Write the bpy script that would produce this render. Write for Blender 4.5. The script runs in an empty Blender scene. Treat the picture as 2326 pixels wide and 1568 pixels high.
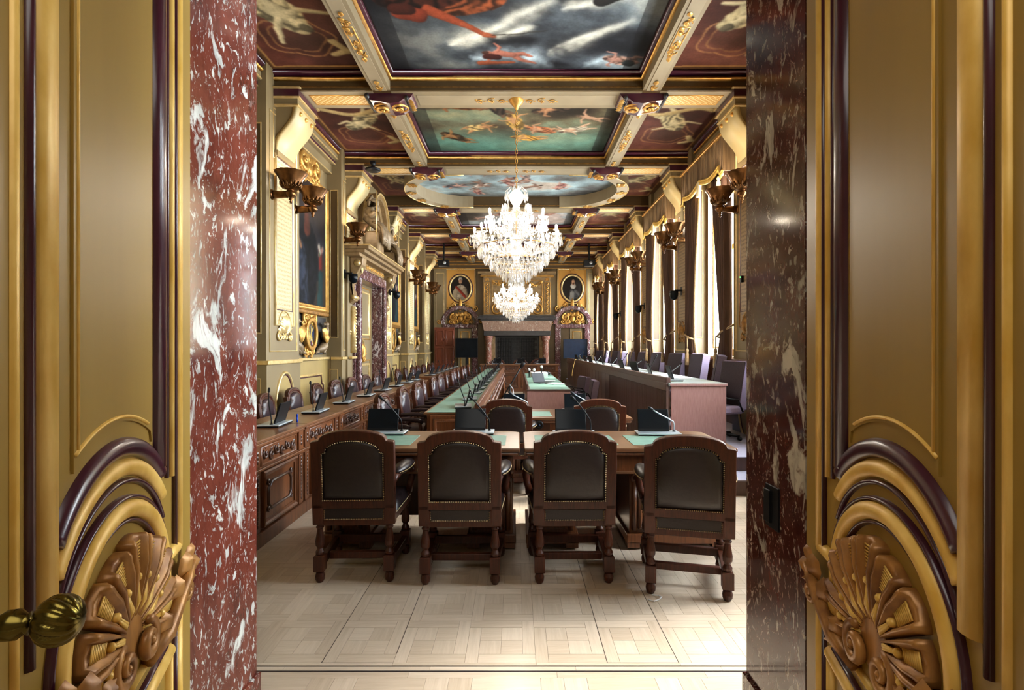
import bpy, bmesh, math, random
import numpy as np
from mathutils import Vector, Matrix

S = bpy.context.scene
C = S.collection
PI = math.pi
rnd = random.Random(7)

# ------------------------------------------------------------------ camera
CAMZ = 1.65
cam_d = bpy.data.cameras.new('camera')
cam = bpy.data.objects.new('camera', cam_d)
C.objects.link(cam)
cam.location = (0, 0, CAMZ)
cam.rotation_euler = (PI / 2, 0, 0)
cam_d.sensor_width = 36.0
cam_d.lens = 36.0 * 1200.0 / 2326.0
cam_d.shift_x = -10.0 / 2326.0
cam_d.shift_y = 6.0 / 2326.0
cam_d.clip_start = 0.05
cam_d.clip_end = 200
S.camera = cam

# ------------------------------------------------------------------ world, sun, exposure
W = bpy.data.worlds.new('sky')
S.world = W
W.use_nodes = True
bg = W.node_tree.nodes['Background']
bg.inputs['Color'].default_value = (0.86, 0.93, 1.0, 1)
bg.inputs['Strength'].default_value = 46.0

sun_d = bpy.data.lights.new('sun', 'SUN')
sun_d.energy = 12.0
sun_d.angle = math.radians(9)
sun_d.color = (1.0, 0.95, 0.88)
sun = bpy.data.objects.new('sun', sun_d)
C.objects.link(sun)
# light travels from the window side (+X) into the room, a little towards the doorway
sun.rotation_euler = Vector((-0.80, -0.22, -0.80)).to_track_quat('-Z', 'Y').to_euler()

S.view_settings.view_transform = 'Standard'
S.view_settings.look = 'None'
S.view_settings.gamma = 1.0
S.view_settings.use_curve_mapping = False
S.view_settings.exposure = 0.34
S.cycles.use_denoising = True
S.cycles.max_bounces = 7
S.cycles.diffuse_bounces = 4
S.cycles.glossy_bounces = 3
S.cycles.transmission_bounces = 4
S.cycles.transparent_max_bounces = 8
S.cycles.caustics_reflective = False
S.cycles.caustics_refractive = False
S.cycles.sample_clamp_indirect = 6.0

# main dimensions of the room (metres)
XP, XW = 3.45, 3.74            # pilaster face and wall face, both sides
ZS, ZC = 5.32, 5.60            # beam soffit, painted coffer
YN, YF = 2.48, 23.1            # doorway wall and end wall
BEAMS = [4.40, 7.53, 10.66, 13.80, 16.98, 20.10]
BW = 0.57
LEDGE = 1.47
JL, JR, JN = -1.22, 1.08, 1.975   # doorway jambs and their near edge

def area(name, loc, rot, sx, sy, power, col=(1, 1, 1), portal=False):
    d = bpy.data.lights.new(name, 'AREA')
    d.shape = 'RECTANGLE'
    d.size, d.size_y = sx, sy
    d.energy = power
    d.color = col
    if portal:
        d.cycles.is_portal = True
    o = bpy.data.objects.new(name, d)
    C.objects.link(o)
    o.location = loc
    o.rotation_euler = rot
    return o

# unseen fill light added under the lobby ceiling, in front of the doors
area('lobby_fill', (0.0, -0.6, 3.85), (0, 0, 0), 2.6, 2.6, 54, (1.0, 0.95, 0.87))

# ------------------------------------------------------------------ materials
MATS = {}
def s2l(c):
    return tuple((v / 12.92 if v <= 0.04045 else ((v + 0.055) / 1.055) ** 2.4) for v in c)
def rgb(r, g, b):
    return s2l((r / 255, g / 255, b / 255)) + (1,)

def base(name):
    m = bpy.data.materials.new(name)
    m.use_nodes = True
    nt = m.node_tree
    b = nt.nodes['Principled BSDF']
    MATS[name] = m
    return m, nt, b

def node(nt, t, **kw):
    n = nt.nodes.new(t)
    for k, v in kw.items():
        if k.startswith('_'):
            setattr(n, k[1:], v)
        else:
            n.inputs[k].default_value = v
    return n

def ramp(nt, fac, stops):
    r = nt.nodes.new('ShaderNodeValToRGB')
    e = r.color_ramp.elements
    while len(e) < len(stops):
        e.new(0.5)
    for i, (p, c) in enumerate(stops):
        e[i].position = p
        e[i].color = c
    nt.links.new(fac, r.inputs[0])
    return r

def coords(nt, scale=(1, 1, 1), rot=(0, 0, 0), kind='Object'):
    tc = nt.nodes.new('ShaderNodeTexCoord')
    mp = nt.nodes.new('ShaderNodeMapping')
    mp.inputs['Scale'].default_value = scale
    mp.inputs['Rotation'].default_value = rot
    nt.links.new(tc.outputs[kind], mp.inputs[0])
    return mp.outputs[0]

def bump(nt, b, src, strength, dist=0.01):
    n = nt.nodes.new('ShaderNodeBump')
    n.inputs['Strength'].default_value = strength
    n.inputs['Distance'].default_value = dist
    nt.links.new(src, n.inputs['Height'])
    nt.links.new(n.outputs[0], b.inputs['Normal'])

def plain(name, c1, c2=None, rough=0.5, metal=0.0, scale=6.0, stretch=(1, 1, 1), bmp=0.0, coat=0.0, spec=0.5, detail=4.0, world=False):
    m, nt, b = base(name)
    b.inputs['Roughness'].default_value = rough
    b.inputs['Metallic'].default_value = metal
    b.inputs['Coat Weight'].default_value = coat
    b.inputs['Coat Roughness'].default_value = 0.15
    b.inputs['Specular IOR Level'].default_value = spec
    if c2 is None:
        c2 = tuple(min(1, v * 0.8) for v in c1[:3]) + (1,)
    n = node(nt, 'ShaderNodeTexNoise', Scale=scale, Detail=detail)
    if world:
        g = nt.nodes.new('ShaderNodeNewGeometry')
        mp = nt.nodes.new('ShaderNodeMapping')
        mp.inputs['Scale'].default_value = stretch
        nt.links.new(g.outputs['Position'], mp.inputs[0])
        nt.links.new(mp.outputs[0], n.inputs['Vector'])
    else:
        nt.links.new(coords(nt, stretch), n.inputs['Vector'])
    r = ramp(nt, n.outputs['Fac'], [(0.3, c2), (0.7, c1)])
    nt.links.new(r.outputs[0], b.inputs['Base Color'])
    if bmp:
        bump(nt, b, n.outputs['Fac'], bmp)
    return m

def wood(name, c1, c2, rough=0.4, along=2, scale=9.0, coat=0.2, rvar=0.0):
    m, nt, b = base(name)
    st = [7.0, 7.0, 7.0]
    st[along] = 0.5
    v = coords(nt, tuple(st))
    w = node(nt, 'ShaderNodeTexNoise', Scale=1.3, Detail=2.0)
    nt.links.new(v, w.inputs['Vector'])
    n = node(nt, 'ShaderNodeTexNoise', Scale=scale, Detail=6.0, Roughness=0.65, Distortion=0.6)
    nt.links.new(v, n.inputs['Vector'])
    mx = nt.nodes.new('ShaderNodeMath'); mx.operation = 'ADD'
    nt.links.new(n.outputs['Fac'], mx.inputs[0])
    oi = nt.nodes.new('ShaderNodeObjectInfo')
    ge = nt.nodes.new('ShaderNodeNewGeometry')
    ad = nt.nodes.new('ShaderNodeMath'); ad.operation = 'ADD'
    nt.links.new(oi.outputs['Random'], ad.inputs[0])
    nt.links.new(ge.outputs['Random Per Island'], ad.inputs[1])
    fr = nt.nodes.new('ShaderNodeMath'); fr.operation = 'FRACT'
    nt.links.new(ad.outputs[0], fr.inputs[0])
    ma = nt.nodes.new('ShaderNodeMath'); ma.operation = 'MULTIPLY_ADD'
    nt.links.new(fr.outputs[0], ma.inputs[0])
    ma.inputs[1].default_value = rvar
    ma.inputs[2].default_value = -rvar / 2
    nt.links.new(ma.outputs[0], mx.inputs[1])
    r = ramp(nt, mx.outputs[0], [(0.25, c2), (0.72, c1)])
    nt.links.new(r.outputs[0], b.inputs['Base Color'])
    b.inputs['Roughness'].default_value = rough
    b.inputs['Coat Weight'].default_value = coat
    b.inputs['Coat Roughness'].default_value = 0.2
    bump(nt, b, n.outputs['Fac'], 0.08, 0.004)
    return m

def marble(name, dark, mid, vein, scale=1.0, rough=0.12, fleck=0.5):
    m, nt, b = base(name)
    g = nt.nodes.new('ShaderNodeNewGeometry')
    mp = nt.nodes.new('ShaderNodeMapping')
    mp.inputs['Scale'].default_value = (scale, scale, scale * 0.5)
    mp.inputs['Rotation'].default_value = (0.45, 0.3, 0)
    nt.links.new(g.outputs['Position'], mp.inputs[0])
    wn = node(nt, 'ShaderNodeTexNoise', Scale=5.0, Detail=4.0)
    nt.links.new(mp.outputs[0], wn.inputs['Vector'])
    wv = nt.nodes.new('ShaderNodeMix'); wv.data_type = 'RGBA'; wv.blend_type = 'LINEAR_LIGHT'
    wv.inputs[0].default_value = 0.10
    nt.links.new(mp.outputs[0], wv.inputs[6]); nt.links.new(wn.outputs['Color'], wv.inputs[7])
    n1 = node(nt, 'ShaderNodeTexNoise', Scale=7.0, Detail=8.0, Roughness=0.7)
    nt.links.new(wv.outputs[2], n1.inputs['Vector'])
    r1 = ramp(nt, n1.outputs['Fac'], [(0.32, dark), (0.66, mid)])
    # large pale clouds of vein
    n2 = node(nt, 'ShaderNodeTexNoise', Scale=5.2, Detail=7.0, Roughness=0.6, Distortion=0.9)
    nt.links.new(wv.outputs[2], n2.inputs['Vector'])
    r2 = ramp(nt, n2.outputs['Fac'], [(0.585, (0, 0, 0, 1)), (0.625, (1, 1, 1, 1))])
    # flecks
    n3 = node(nt, 'ShaderNodeTexNoise', Scale=30.0, Detail=4.0, Roughness=0.6, Distortion=0.5)
    nt.links.new(wv.outputs[2], n3.inputs['Vector'])
    r3 = ramp(nt, n3.outputs['Fac'], [(0.585, (0, 0, 0, 1)), (0.635, (fleck, fleck, fleck, 1))])
    n4 = node(nt, 'ShaderNodeTexNoise', Scale=75.0, Detail=3.0, Roughness=0.55)
    nt.links.new(wv.outputs[2], n4.inputs['Vector'])
    r4 = ramp(nt, n4.outputs['Fac'], [(0.62, (0, 0, 0, 1)), (0.67, (fleck * .7, fleck * .7, fleck * .7, 1))])
    mx4 = nt.nodes.new('ShaderNodeMix'); mx4.data_type = 'RGBA'; mx4.blend_type = 'LIGHTEN'; mx4.inputs[0].default_value = 1
    nt.links.new(r3.outputs[0], mx4.inputs[6]); nt.links.new(r4.outputs[0], mx4.inputs[7])
    mxm = nt.nodes.new('ShaderNodeMix'); mxm.data_type = 'RGBA'; mxm.blend_type = 'LIGHTEN'
    mxm.inputs[0].default_value = 1
    nt.links.new(r2.outputs[0], mxm.inputs[6]); nt.links.new(mx4.outputs[2], mxm.inputs[7])
    vv = node(nt, 'ShaderNodeTexNoise', Scale=14.0, Detail=3.0)
    nt.links.new(wv.outputs[2], vv.inputs['Vector'])
    vc = ramp(nt, vv.outputs['Fac'], [(0.35, tuple(x * 0.55 for x in vein[:3]) + (1,)), (0.6, vein)])
    mix = nt.nodes.new('ShaderNodeMix'); mix.data_type = 'RGBA'
    nt.links.new(mxm.outputs[2], mix.inputs[0])
    nt.links.new(r1.outputs[0], mix.inputs[6]); nt.links.new(vc.outputs[0], mix.inputs[7])
    nt.links.new(mix.outputs[2], b.inputs['Base Color'])
    b.inputs['Roughness'].default_value = rough
    return m

def canvas_mat(name='painted_canvas', rough=0.7):
    m, nt, b = base(name)
    a = nt.nodes.new('ShaderNodeVertexColor'); a.layer_name = 'Col'
    n = node(nt, 'ShaderNodeTexNoise', Scale=30.0, Detail=5.0)
    nt.links.new(coords(nt), n.inputs['Vector'])
    r = ramp(nt, n.outputs['Fac'], [(0.3, (0.8, 0.8, 0.8, 1)), (0.7, (1, 1, 1, 1))])
    mx = nt.nodes.new('ShaderNodeMix'); mx.data_type = 'RGBA'; mx.blend_type = 'MULTIPLY'; mx.inputs[0].default_value = 1
    nt.links.new(a.outputs[0], mx.inputs[6]); nt.links.new(r.outputs[0], mx.inputs[7])
    nt.links.new(mx.outputs[2], b.inputs['Base Color'])
    b.inputs['Roughness'].default_value = rough
    b.inputs['Specular IOR Level'].default_value = 0.12
    return m

def lamp_mat(name, col, strength):
    m, nt, b = base(name)
    b.inputs['Base Color'].default_value = col
    b.inputs['Emission Color'].default_value = col
    b.inputs['Emission Strength'].default_value = strength
    return m

def crystal_mat(name):
    m, nt, b = base(name)
    out = nt.nodes['Material Output']
    tr = nt.nodes.new('ShaderNodeBsdfTransparent')
    gl = nt.nodes.new('ShaderNodeBsdfGlossy'); gl.inputs['Roughness'].default_value = 0.03
    df = nt.nodes.new('ShaderNodeBsdfTranslucent'); df.inputs[0].default_value = (1, 0.98, 0.95, 1)
    m1 = nt.nodes.new('ShaderNodeMixShader'); m1.inputs[0].default_value = 0.68
    nt.links.new(df.outputs[0], m1.inputs[1]); nt.links.new(gl.outputs[0], m1.inputs[2])
    m2 = nt.nodes.new('ShaderNodeMixShader'); m2.inputs[0].default_value = 0.5
    nt.links.new(tr.outputs[0], m2.inputs[1]); nt.links.new(m1.outputs[0], m2.inputs[2])
    nt.links.new(m2.outputs[0], out.inputs[0])
    nt.nodes.remove(b)
    return m

def pane_mat(name):
    m, nt, b = base(name)
    out = nt.nodes['Material Output']
    tr = nt.nodes.new('ShaderNodeBsdfTransparent'); tr.inputs[0].default_value = (0.97, 0.99, 1, 1)
    gl = nt.nodes.new('ShaderNodeBsdfGlossy'); gl.inputs['Roughness'].default_value = 0.02
    m2 = nt.nodes.new('ShaderNodeMixShader'); m2.inputs[0].default_value = 0.06
    nt.links.new(tr.outputs[0], m2.inputs[1]); nt.links.new(gl.outputs[0], m2.inputs[2])
    nt.links.new(m2.outputs[0], out.inputs[0])
    nt.nodes.remove(b)
    return m

def inscription_mat(name, c_bg, c_tx, line=0.062):
    """stone tablet with rows of small illegible painted letters"""
    m, nt, b = base(name)
    v = coords(nt)
    sx = nt.nodes.new('ShaderNodeSeparateXYZ'); nt.links.new(v, sx.inputs[0])
    def math_(op, a, c):
        n = nt.nodes.new('ShaderNodeMath'); n.operation = op
        nt.links.new(a, n.inputs[0])
        if hasattr(c, 'is_linked'): nt.links.new(c, n.inputs[1])
        else: n.inputs[1].default_value = c
        return n.outputs[0]
    z = math_('DIVIDE', sx.outputs[2], line)
    fr = math_('FRACT', z, 0.0)
    row = math_('LESS_THAN', fr, 0.5)
    fl = math_('FLOOR', z, 0.0)
    fl7 = math_('MULTIPLY', fl, 7.31)
    cx = nt.nodes.new('ShaderNodeCombineXYZ')
    yy = math_('MULTIPLY', sx.outputs[1], 34.0)
    nt.links.new(yy, cx.inputs[0]); nt.links.new(fl7, cx.inputs[1])
    zz = math_('MULTIPLY', fr, 3.0); nt.links.new(zz, cx.inputs[2])
    n = node(nt, 'ShaderNodeTexNoise', Scale=1.6, Detail=2.0); nt.links.new(cx.outputs[0], n.inputs['Vector'])
    g = math_('GREATER_THAN', n.outputs['Fac'], 0.47)
    fac = math_('MULTIPLY', row, g)
    ab = math_('ABSOLUTE', sx.outputs[1], 0.0)
    inside = math_('LESS_THAN', ab, 0.24)
    fac = math_('MULTIPLY', fac, inside)
    fac = math_('MULTIPLY', fac, 0.75)
    mix = nt.nodes.new('ShaderNodeMix'); mix.data_type = 'RGBA'
    nt.links.new(fac, mix.inputs[0])
    mix.inputs[6].default_value = c_bg; mix.inputs[7].default_value = c_tx
    nt.links.new(mix.outputs[2], b.inputs['Base Color'])
    b.inputs['Roughness'].default_value = 0.5
    return m

def lattice_mat(name, c1, c2, sc=26.0):
    m, nt, b = base(name)
    v = coords(nt, (1, 1, 1), (0, 0, PI / 4))
    ck = nt.nodes.new('ShaderNodeTexBrick')
    ck.offset = 0.0
    ck.inputs['Color1'].default_value = c1; ck.inputs['Color2'].default_value = c1
    ck.inputs['Mortar'].default_value = c2
    ck.inputs['Scale'].default_value = sc
    ck.inputs['Mortar Size'].default_value = 0.08
    ck.inputs['Brick Width'].default_value = 1.0; ck.inputs['Row Height'].default_value = 1.0
    nt.links.new(v, ck.inputs['Vector'])
    nt.links.new(ck.outputs[0], b.inputs['Base Color'])
    b.inputs['Roughness'].default_value = 0.4
    b.inputs['Metallic'].default_value = 0.3
    return m

plain('olive', rgb(131, 113, 80), rgb(119, 101, 70), 0.42, scale=2.0, world=True)
plain('olive_dark', rgb(84, 64, 36), rgb(70, 52, 28), 0.4, scale=2.0)
plain('dado', rgb(160, 136, 82), rgb(146, 122, 72), 0.42, scale=2.0, world=True)
plain('door_paint', rgb(160, 129, 58), rgb(148, 117, 49), 0.40, spec=0.3, scale=1.5, stretch=(3, 3, 0.4), coat=0.0, world=True)
plain('gold', rgb(214, 166, 88), rgb(176, 124, 54), 0.36, 0.65, scale=9.0, bmp=0.12)
plain('gold_pale', rgb(232, 206, 150), rgb(206, 172, 106), 0.36, 0.55, scale=12.0, bmp=0.1)
plain('gold_leaf', rgb(248, 208, 114), rgb(220, 172, 68), 0.42, 0.12, scale=14.0, stretch=(1, 1, 0.5), bmp=0.15, world=True)
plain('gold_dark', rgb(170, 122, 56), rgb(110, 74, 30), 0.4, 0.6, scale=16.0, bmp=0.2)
plain('bracket_paint', rgb(196, 176, 128), rgb(184, 162, 112), 0.4, scale=3.0)
plain('purple', rgb(72, 26, 42), rgb(54, 18, 32), 0.3, coat=0.4)
plain('shell_wood', rgb(190, 136, 70), rgb(118, 74, 34), 0.38, 0.25, scale=18.0, stretch=(1, 1, 0.4), bmp=0.15, world=True)
plain('soffit', rgb(148, 132, 104), rgb(136, 120, 94), 0.5, scale=3.0, world=True)
plain('soffit_band', rgb(136, 120, 92), rgb(122, 106, 80), 0.5, scale=3.0, world=True)
plain('coffer_dark', rgb(66, 48, 24), rgb(54, 38, 18), 0.4)
plain('border_dark', rgb(40, 24, 20), rgb(28, 16, 14), 0.5)
plain('stone_fig', rgb(150, 128, 98), rgb(104, 84, 60), 0.45, 0.2, scale=12.0, bmp=0.2)
plain('stone_trim', rgb(154, 126, 88), rgb(118, 92, 58), 0.42, 0.15, scale=8.0, bmp=0.1)
plain('bronze', rgb(138, 94, 52), rgb(78, 50, 28), 0.28, 0.9, scale=10.0, bmp=0.25)
plain('brass_knob', rgb(118, 104, 48), rgb(84, 72, 30), 0.22, 0.95, scale=10.0)
plain('leather', rgb(34, 23, 23), rgb(25, 17, 18), 0.36, scale=40.0, bmp=0.12)
plain('leather_plum', rgb(56, 40, 46), rgb(42, 29, 34), 0.28, scale=40.0, bmp=0.1)
plain('nail', rgb(176, 150, 110), None, 0.3, 0.9)
plain('worktop', rgb(176, 188, 184), rgb(160, 172, 170), 0.45)
plain('mint', rgb(122, 156, 138), rgb(108, 140, 124), 0.5, scale=12.0)
plain('black', rgb(22, 22, 24), rgb(16, 16, 18), 0.45, spec=0.2)
plain('silver', rgb(196, 206, 212), rgb(180, 190, 198), 0.3, 0.4)
plain('screen', rgb(14, 16, 20), rgb(22, 26, 30), 0.12, scale=3.0, spec=0.12)
plain('screen_navy', rgb(22, 38, 60), rgb(16, 28, 46), 0.18)
plain('mauve_shaded', rgb(66, 54, 64), rgb(56, 45, 54), 0.8, scale=60.0, bmp=0.1)  # office chair fabric in shade, the shade put into the colour
plain('mauve', rgb(150, 136, 162), rgb(136, 122, 148), 0.75, scale=60.0, bmp=0.1)  # same fabric with the window light put into the colour
plain('paper', rgb(232, 236, 236), rgb(214, 218, 222), 0.7)
plain('curtain', rgb(92, 62, 44), rgb(66, 42, 30), 0.75, scale=3.0, stretch=(6, 6, 0.6))
plain('fringe', rgb(190, 160, 116), rgb(130, 100, 66), 0.7, scale=60.0, stretch=(2, 2, 0.5), bmp=0.4)
plain('valance', rgb(150, 120, 84), rgb(84, 62, 40), 0.75, scale=4.0, stretch=(9, 9, 0.5), bmp=0.2)
plain('cream', rgb(232, 220, 184), rgb(222, 208, 170), 0.5)
plain('window_frame', rgb(214, 160, 60), rgb(200, 146, 50), 0.45)
plain('brick_dark', rgb(44, 42, 42), rgb(30, 28, 28), 0.8, scale=20.0)
plain('slate', rgb(52, 50, 50), rgb(38, 36, 36), 0.35)
plain('wall_end', rgb(104, 84, 50), rgb(92, 73, 42), 0.45, scale=2.0)
plain('lobby', rgb(186, 172, 146), rgb(176, 160, 134), 0.6)
plain('cable', rgb(196, 160, 72), None, 0.5)
plain('floor_dark', rgb(60, 52, 50), rgb(46, 40, 40), 0.4)
plain('floor_joint', rgb(166, 142, 114), rgb(150, 126, 100), 0.5)
plain('carpet', rgb(150, 146, 160), rgb(138, 134, 148), 0.6, scale=80.0)
wood('oak_floor', rgb(204, 186, 164), rgb(178, 159, 136), 0.32, along=0, scale=5.0, coat=0.25, rvar=0.3)
wood('desk_wood', rgb(120, 70, 37), rgb(64, 34, 17), 0.36, along=2, rvar=0.2, coat=0.2)
wood('desk_top', rgb(124, 82, 52), rgb(82, 50, 29), 0.32, along=0, coat=0.2)
wood('desk_dark', rgb(84, 50, 32), rgb(50, 28, 18), 0.34, along=2, coat=0.3)
wood('chair_wood', rgb(80, 38, 21), rgb(42, 19, 11), 0.36, along=2, coat=0.0, rvar=0.15)
MATS['chair_wood'].node_tree.nodes['Principled BSDF'].inputs['Specular IOR Level'].default_value = 0.35
wood('bench_veneer', rgb(150, 112, 106), rgb(120, 84, 78), 0.42, along=2, scale=14.0, coat=0.1)
wood('bench_dark', rgb(84, 58, 50), rgb(60, 40, 34), 0.45, along=2, scale=14.0, coat=0.1, rvar=0.2)
wood('door_wood', rgb(128, 62, 38), rgb(88, 38, 22), 0.35, along=2)
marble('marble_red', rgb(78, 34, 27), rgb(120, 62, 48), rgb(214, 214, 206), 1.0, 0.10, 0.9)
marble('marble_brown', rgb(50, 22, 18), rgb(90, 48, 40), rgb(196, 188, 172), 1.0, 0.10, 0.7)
marble('marble_door', rgb(56, 26, 28), rgb(100, 58, 60), rgb(220, 206, 206), 1.6, 0.15, 0.8)
marble('marble_pale', rgb(134, 100, 84), rgb(174, 142, 122), rgb(214, 196, 176), 1.6, 0.2, 0.6)
marble('marble_rose', rgb(112, 66, 54), rgb(156, 104, 86), rgb(220, 206, 190), 1.6, 0.2, 0.7)
canvas_mat()
lamp_mat('bulb', (1.0, 0.86, 0.66, 1), 45.0)
lamp_mat('sconce_bulb', (1.0, 0.84, 0.6, 1), 14.0)
lamp_mat('led_green', (0.1, 1.0, 0.2, 1), 3.0)
crystal_mat('crystal')
pane_mat('pane')
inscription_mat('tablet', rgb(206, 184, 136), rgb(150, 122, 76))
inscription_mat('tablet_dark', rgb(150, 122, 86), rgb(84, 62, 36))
lattice_mat('lattice_gold', rgb(206, 160, 84), rgb(244, 222, 170), 17.0)
lattice_mat('lattice_fine', rgb(170, 118, 46), rgb(236, 186, 92), 26.0)
# ------------------------------------------------------------------ mesh helpers
I4 = Matrix.Identity(4)
# wall frames: local (s along the room, z up, n into the room) -> world
def frame(kind, off=0.0):
    if kind == 'L':
        return Matrix(((0, 0, 1, -off), (1, 0, 0, 0), (0, 1, 0, 0), (0, 0, 0, 1)))
    if kind == 'R':
        return Matrix(((0, 0, -1, off), (1, 0, 0, 0), (0, 1, 0, 0), (0, 0, 0, 1)))
    if kind == 'F':   # end wall, seen from the doorway: s = X, n towards the camera
        return Matrix(((1, 0, 0, 0), (0, 0, -1, off), (0, 1, 0, 0), (0, 0, 0, 1)))
    if kind == 'C':   # ceiling: s = X, z = Y, n downwards
        return Matrix(((1, 0, 0, 0), (0, 1, 0, 0), (0, 0, -1, off), (0, 0, 0, 1)))

class MB:
    def __init__(s, T=None):
        s.v, s.f, s.T, s.tk = [], [], T or I4, 1.0
    def add(s, vs, fs):
        k = len(s.v)
        s.v += [tuple(s.T @ Vector(p)) for p in vs]
        s.f += [tuple(i + k for i in f) for f in fs]
        return s
    def box(s, x0, x1, y0, y1, z0, z1):
        vs = [(x, y, z) for z in (z0, z1) for y in (y0, y1) for x in (x0, x1)]
        return s.add(vs, [(0, 2, 3, 1), (4, 5, 7, 6), (0, 1, 5, 4), (2, 6, 7, 3), (0, 4, 6, 2), (1, 3, 7, 5)])
    def cbox(s, x0, x1, y0, y1, z0, z1, b):
        """box with chamfered edges (top and sides)"""
        def ring(i, z):
            a, c, d, e = x0 + i, x1 - i, y0 + i, y1 - i
            return [(a, d, z), (c, d, z), (c, e, z), (a, e, z)]
        vs = ring(b, z0) + ring(0, z0 + b) + ring(0, z1 - b) + ring(b, z1)
        fs = [(3, 2, 1, 0), (12, 13, 14, 15)]
        for r in range(3):
            for i in range(4):
                j = (i + 1) % 4
                fs.append((r * 4 + i, r * 4 + j, r * 4 + 4 + j, r * 4 + 4 + i))
        return s.add(vs, fs)
    def quad(s, a, b, c, d):
        return s.add([a, b, c, d], [(0, 1, 2, 3)])
    def lathe(s, prof, n=12, o=(0, 0, 0), axis='z', a0=0.0):
        vs, fs = [], []
        for r, z in prof:
            for i in range(n):
                a = a0 + 2 * PI * i / n
                x, y = r * math.cos(a), r * math.sin(a)
                p = {'z': (x, y, z), 'x': (z, x, y), 'y': (x, z, y)}[axis]
                vs.append((p[0] + o[0], p[1] + o[1], p[2] + o[2]))
        m = len(prof)
        for k in range(m - 1):
            for i in range(n):
                j = (i + 1) % n
                fs.append((k * n + i, k * n + j, (k + 1) * n + j, (k + 1) * n + i))
        fs.append(tuple(range(n))[::-1])
        fs.append(tuple((m - 1) * n + i for i in range(n)))
        return s.add(vs, fs)
    def ball(s, c, r, n=8, m=5, sc=(1, 1, 1)):
        vs, fs = [], []
        for k in range(m + 1):
            t = PI * k / m
            for i in range(n):
                a = 2 * PI * i / n
                vs.append((c[0] + sc[0] * r * math.sin(t) * math.cos(a), c[1] + sc[1] * r * math.sin(t) * math.sin(a), c[2] + sc[2] * r * math.cos(t)))
        for k in range(m):
            for i in range(n):
                j = (i + 1) % n
                fs.append((k * n + i, k * n + j, (k + 1) * n + j, (k + 1) * n + i))
        return s.add(vs, fs)
    def tube(s, pts, r, n=6, flat=1.0):
        pts = [Vector(p) for p in pts]
        m = len(pts)
        rs = r if isinstance(r, (list, tuple)) else [r] * m
        vs, fs = [], []
        up = None
        for k in range(m):
            t = (pts[min(k + 1, m - 1)] - pts[max(k - 1, 0)])
            if t.length < 1e-9: t = Vector((0, 0, 1))
            t.normalize()
            if up is None:
                a = Vector((0, 0, 1)) if abs(t.z) < 0.9 else Vector((1, 0, 0))
                up = (a - t * a.dot(t)).normalized()
            else:
                up = up - t * up.dot(t)
                up = up.normalized() if up.length > 1e-6 else Vector((1, 0, 0))
            w = t.cross(up)
            for i in range(n):
                a = 2 * PI * i / n
                vs.append(tuple(pts[k] + (w * math.cos(a) + up * math.sin(a) * flat) * rs[k]))
        for k in range(m - 1):
            for i in range(n):
                j = (i + 1) % n
                fs.append((k * n + i, k * n + j, (k + 1) * n + j, (k + 1) * n + i))
        fs.append(tuple(range(n))[::-1]); fs.append(tuple((m - 1) * n + i for i in range(n)))
        return s.add(vs, fs)
    def sweep(s, path, prof, closed=False):
        """2-D path (s,z); profile of (offset to the left of the path, height n)"""
        n, m = len(path), len(prof)
        P = [Vector((p[0], p[1])) for p in path]
        vs = []
        for i in range(n):
            a = P[i - 1] if (closed or i > 0) else None
            b = P[(i + 1) % n] if (closed or i < n - 1) else None
            d1 = (P[i] - a).normalized() if a is not None else None
            d2 = (b - P[i]).normalized() if b is not None else None
            if d1 is None: d1 = d2
            if d2 is None: d2 = d1
            n1, n2 = Vector((-d1.y, d1.x)), Vector((-d2.y, d2.x))
            mn = n1 + n2
            mn = mn / max(mn.dot(n1), 0.3) if mn.length > 1e-6 else n1
            for o, h in prof:
                q = P[i] + mn * o
                vs.append((q.x, q.y, h))
        fs = []
        for i in range(n if closed else n - 1):
            j = (i + 1) % n
            for k in range(m - 1):
                fs.append((i * m + k, j * m + k, j * m + k + 1, i * m + k + 1))
        if not closed:
            fs.append(tuple(range(m))); fs.append(tuple((n - 1) * m + k for k in range(m))[::-1])
        return s.add(vs, fs)
    def rect(s, a0, a1, b0, b1, prof):
        return s.sweep([(a0, b0), (a1, b0), (a1, b1), (a0, b1)], prof, True)
    def prism(s, poly, h0, h1):
        """polygon in (s,z) extruded from n=h0 to n=h1"""
        n = len(poly)
        vs = [(p[0], p[1], h0) for p in poly] + [(p[0], p[1], h1) for p in poly]
        fs = [tuple(range(n))[::-1], tuple(range(n, 2 * n))]
        for i in range(n):
            j = (i + 1) % n
            fs.append((i, j, n + j, n + i))
        return s.add(vs, fs)
    def ring(s, out, inn, h0, h1):
        """band between two matched outlines, extruded"""
        n = len(out)
        vs = [(p[0], p[1], h) for h in (h0, h1) for q in (out, inn) for p in q]
        fs = []
        for i in range(n):
            j = (i + 1) % n
            fs += [(i, j, n + j, n + i), (2 * n + i, 3 * n + i, 3 * n + j, 2 * n + j), (i, 2 * n + i, 2 * n + j, j), (n + i, n + j, 3 * n + j, 3 * n + i)]
        return s.add(vs, fs)
    def dome(s, poly, h0, h1, k=0.75):
        """cushion over a polygon"""
        n = len(poly)
        cx = sum(p[0] for p in poly) / n; cy = sum(p[1] for p in poly) / n
        vs, fs = [], []
        for q, h in ((1, h0), (0.96, h0 + (h1 - h0) * 0.5), (k, h0 + (h1 - h0) * 0.9), (k * 0.5, h1)):
            vs += [(cx + (p[0] - cx) * q, cy + (p[1] - cy) * q, h) for p in poly]
        vs.append((cx, cy, h1))
        for r in range(3):
            for i in range(n):
                j = (i + 1) % n
                fs.append((r * n + i, r * n + j, (r + 1) * n + j, (r + 1) * n + i))
        for i in range(n):
            fs.append((3 * n + i, 3 * n + (i + 1) % n, 4 * n))
        return s.add(vs, fs)
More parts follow.
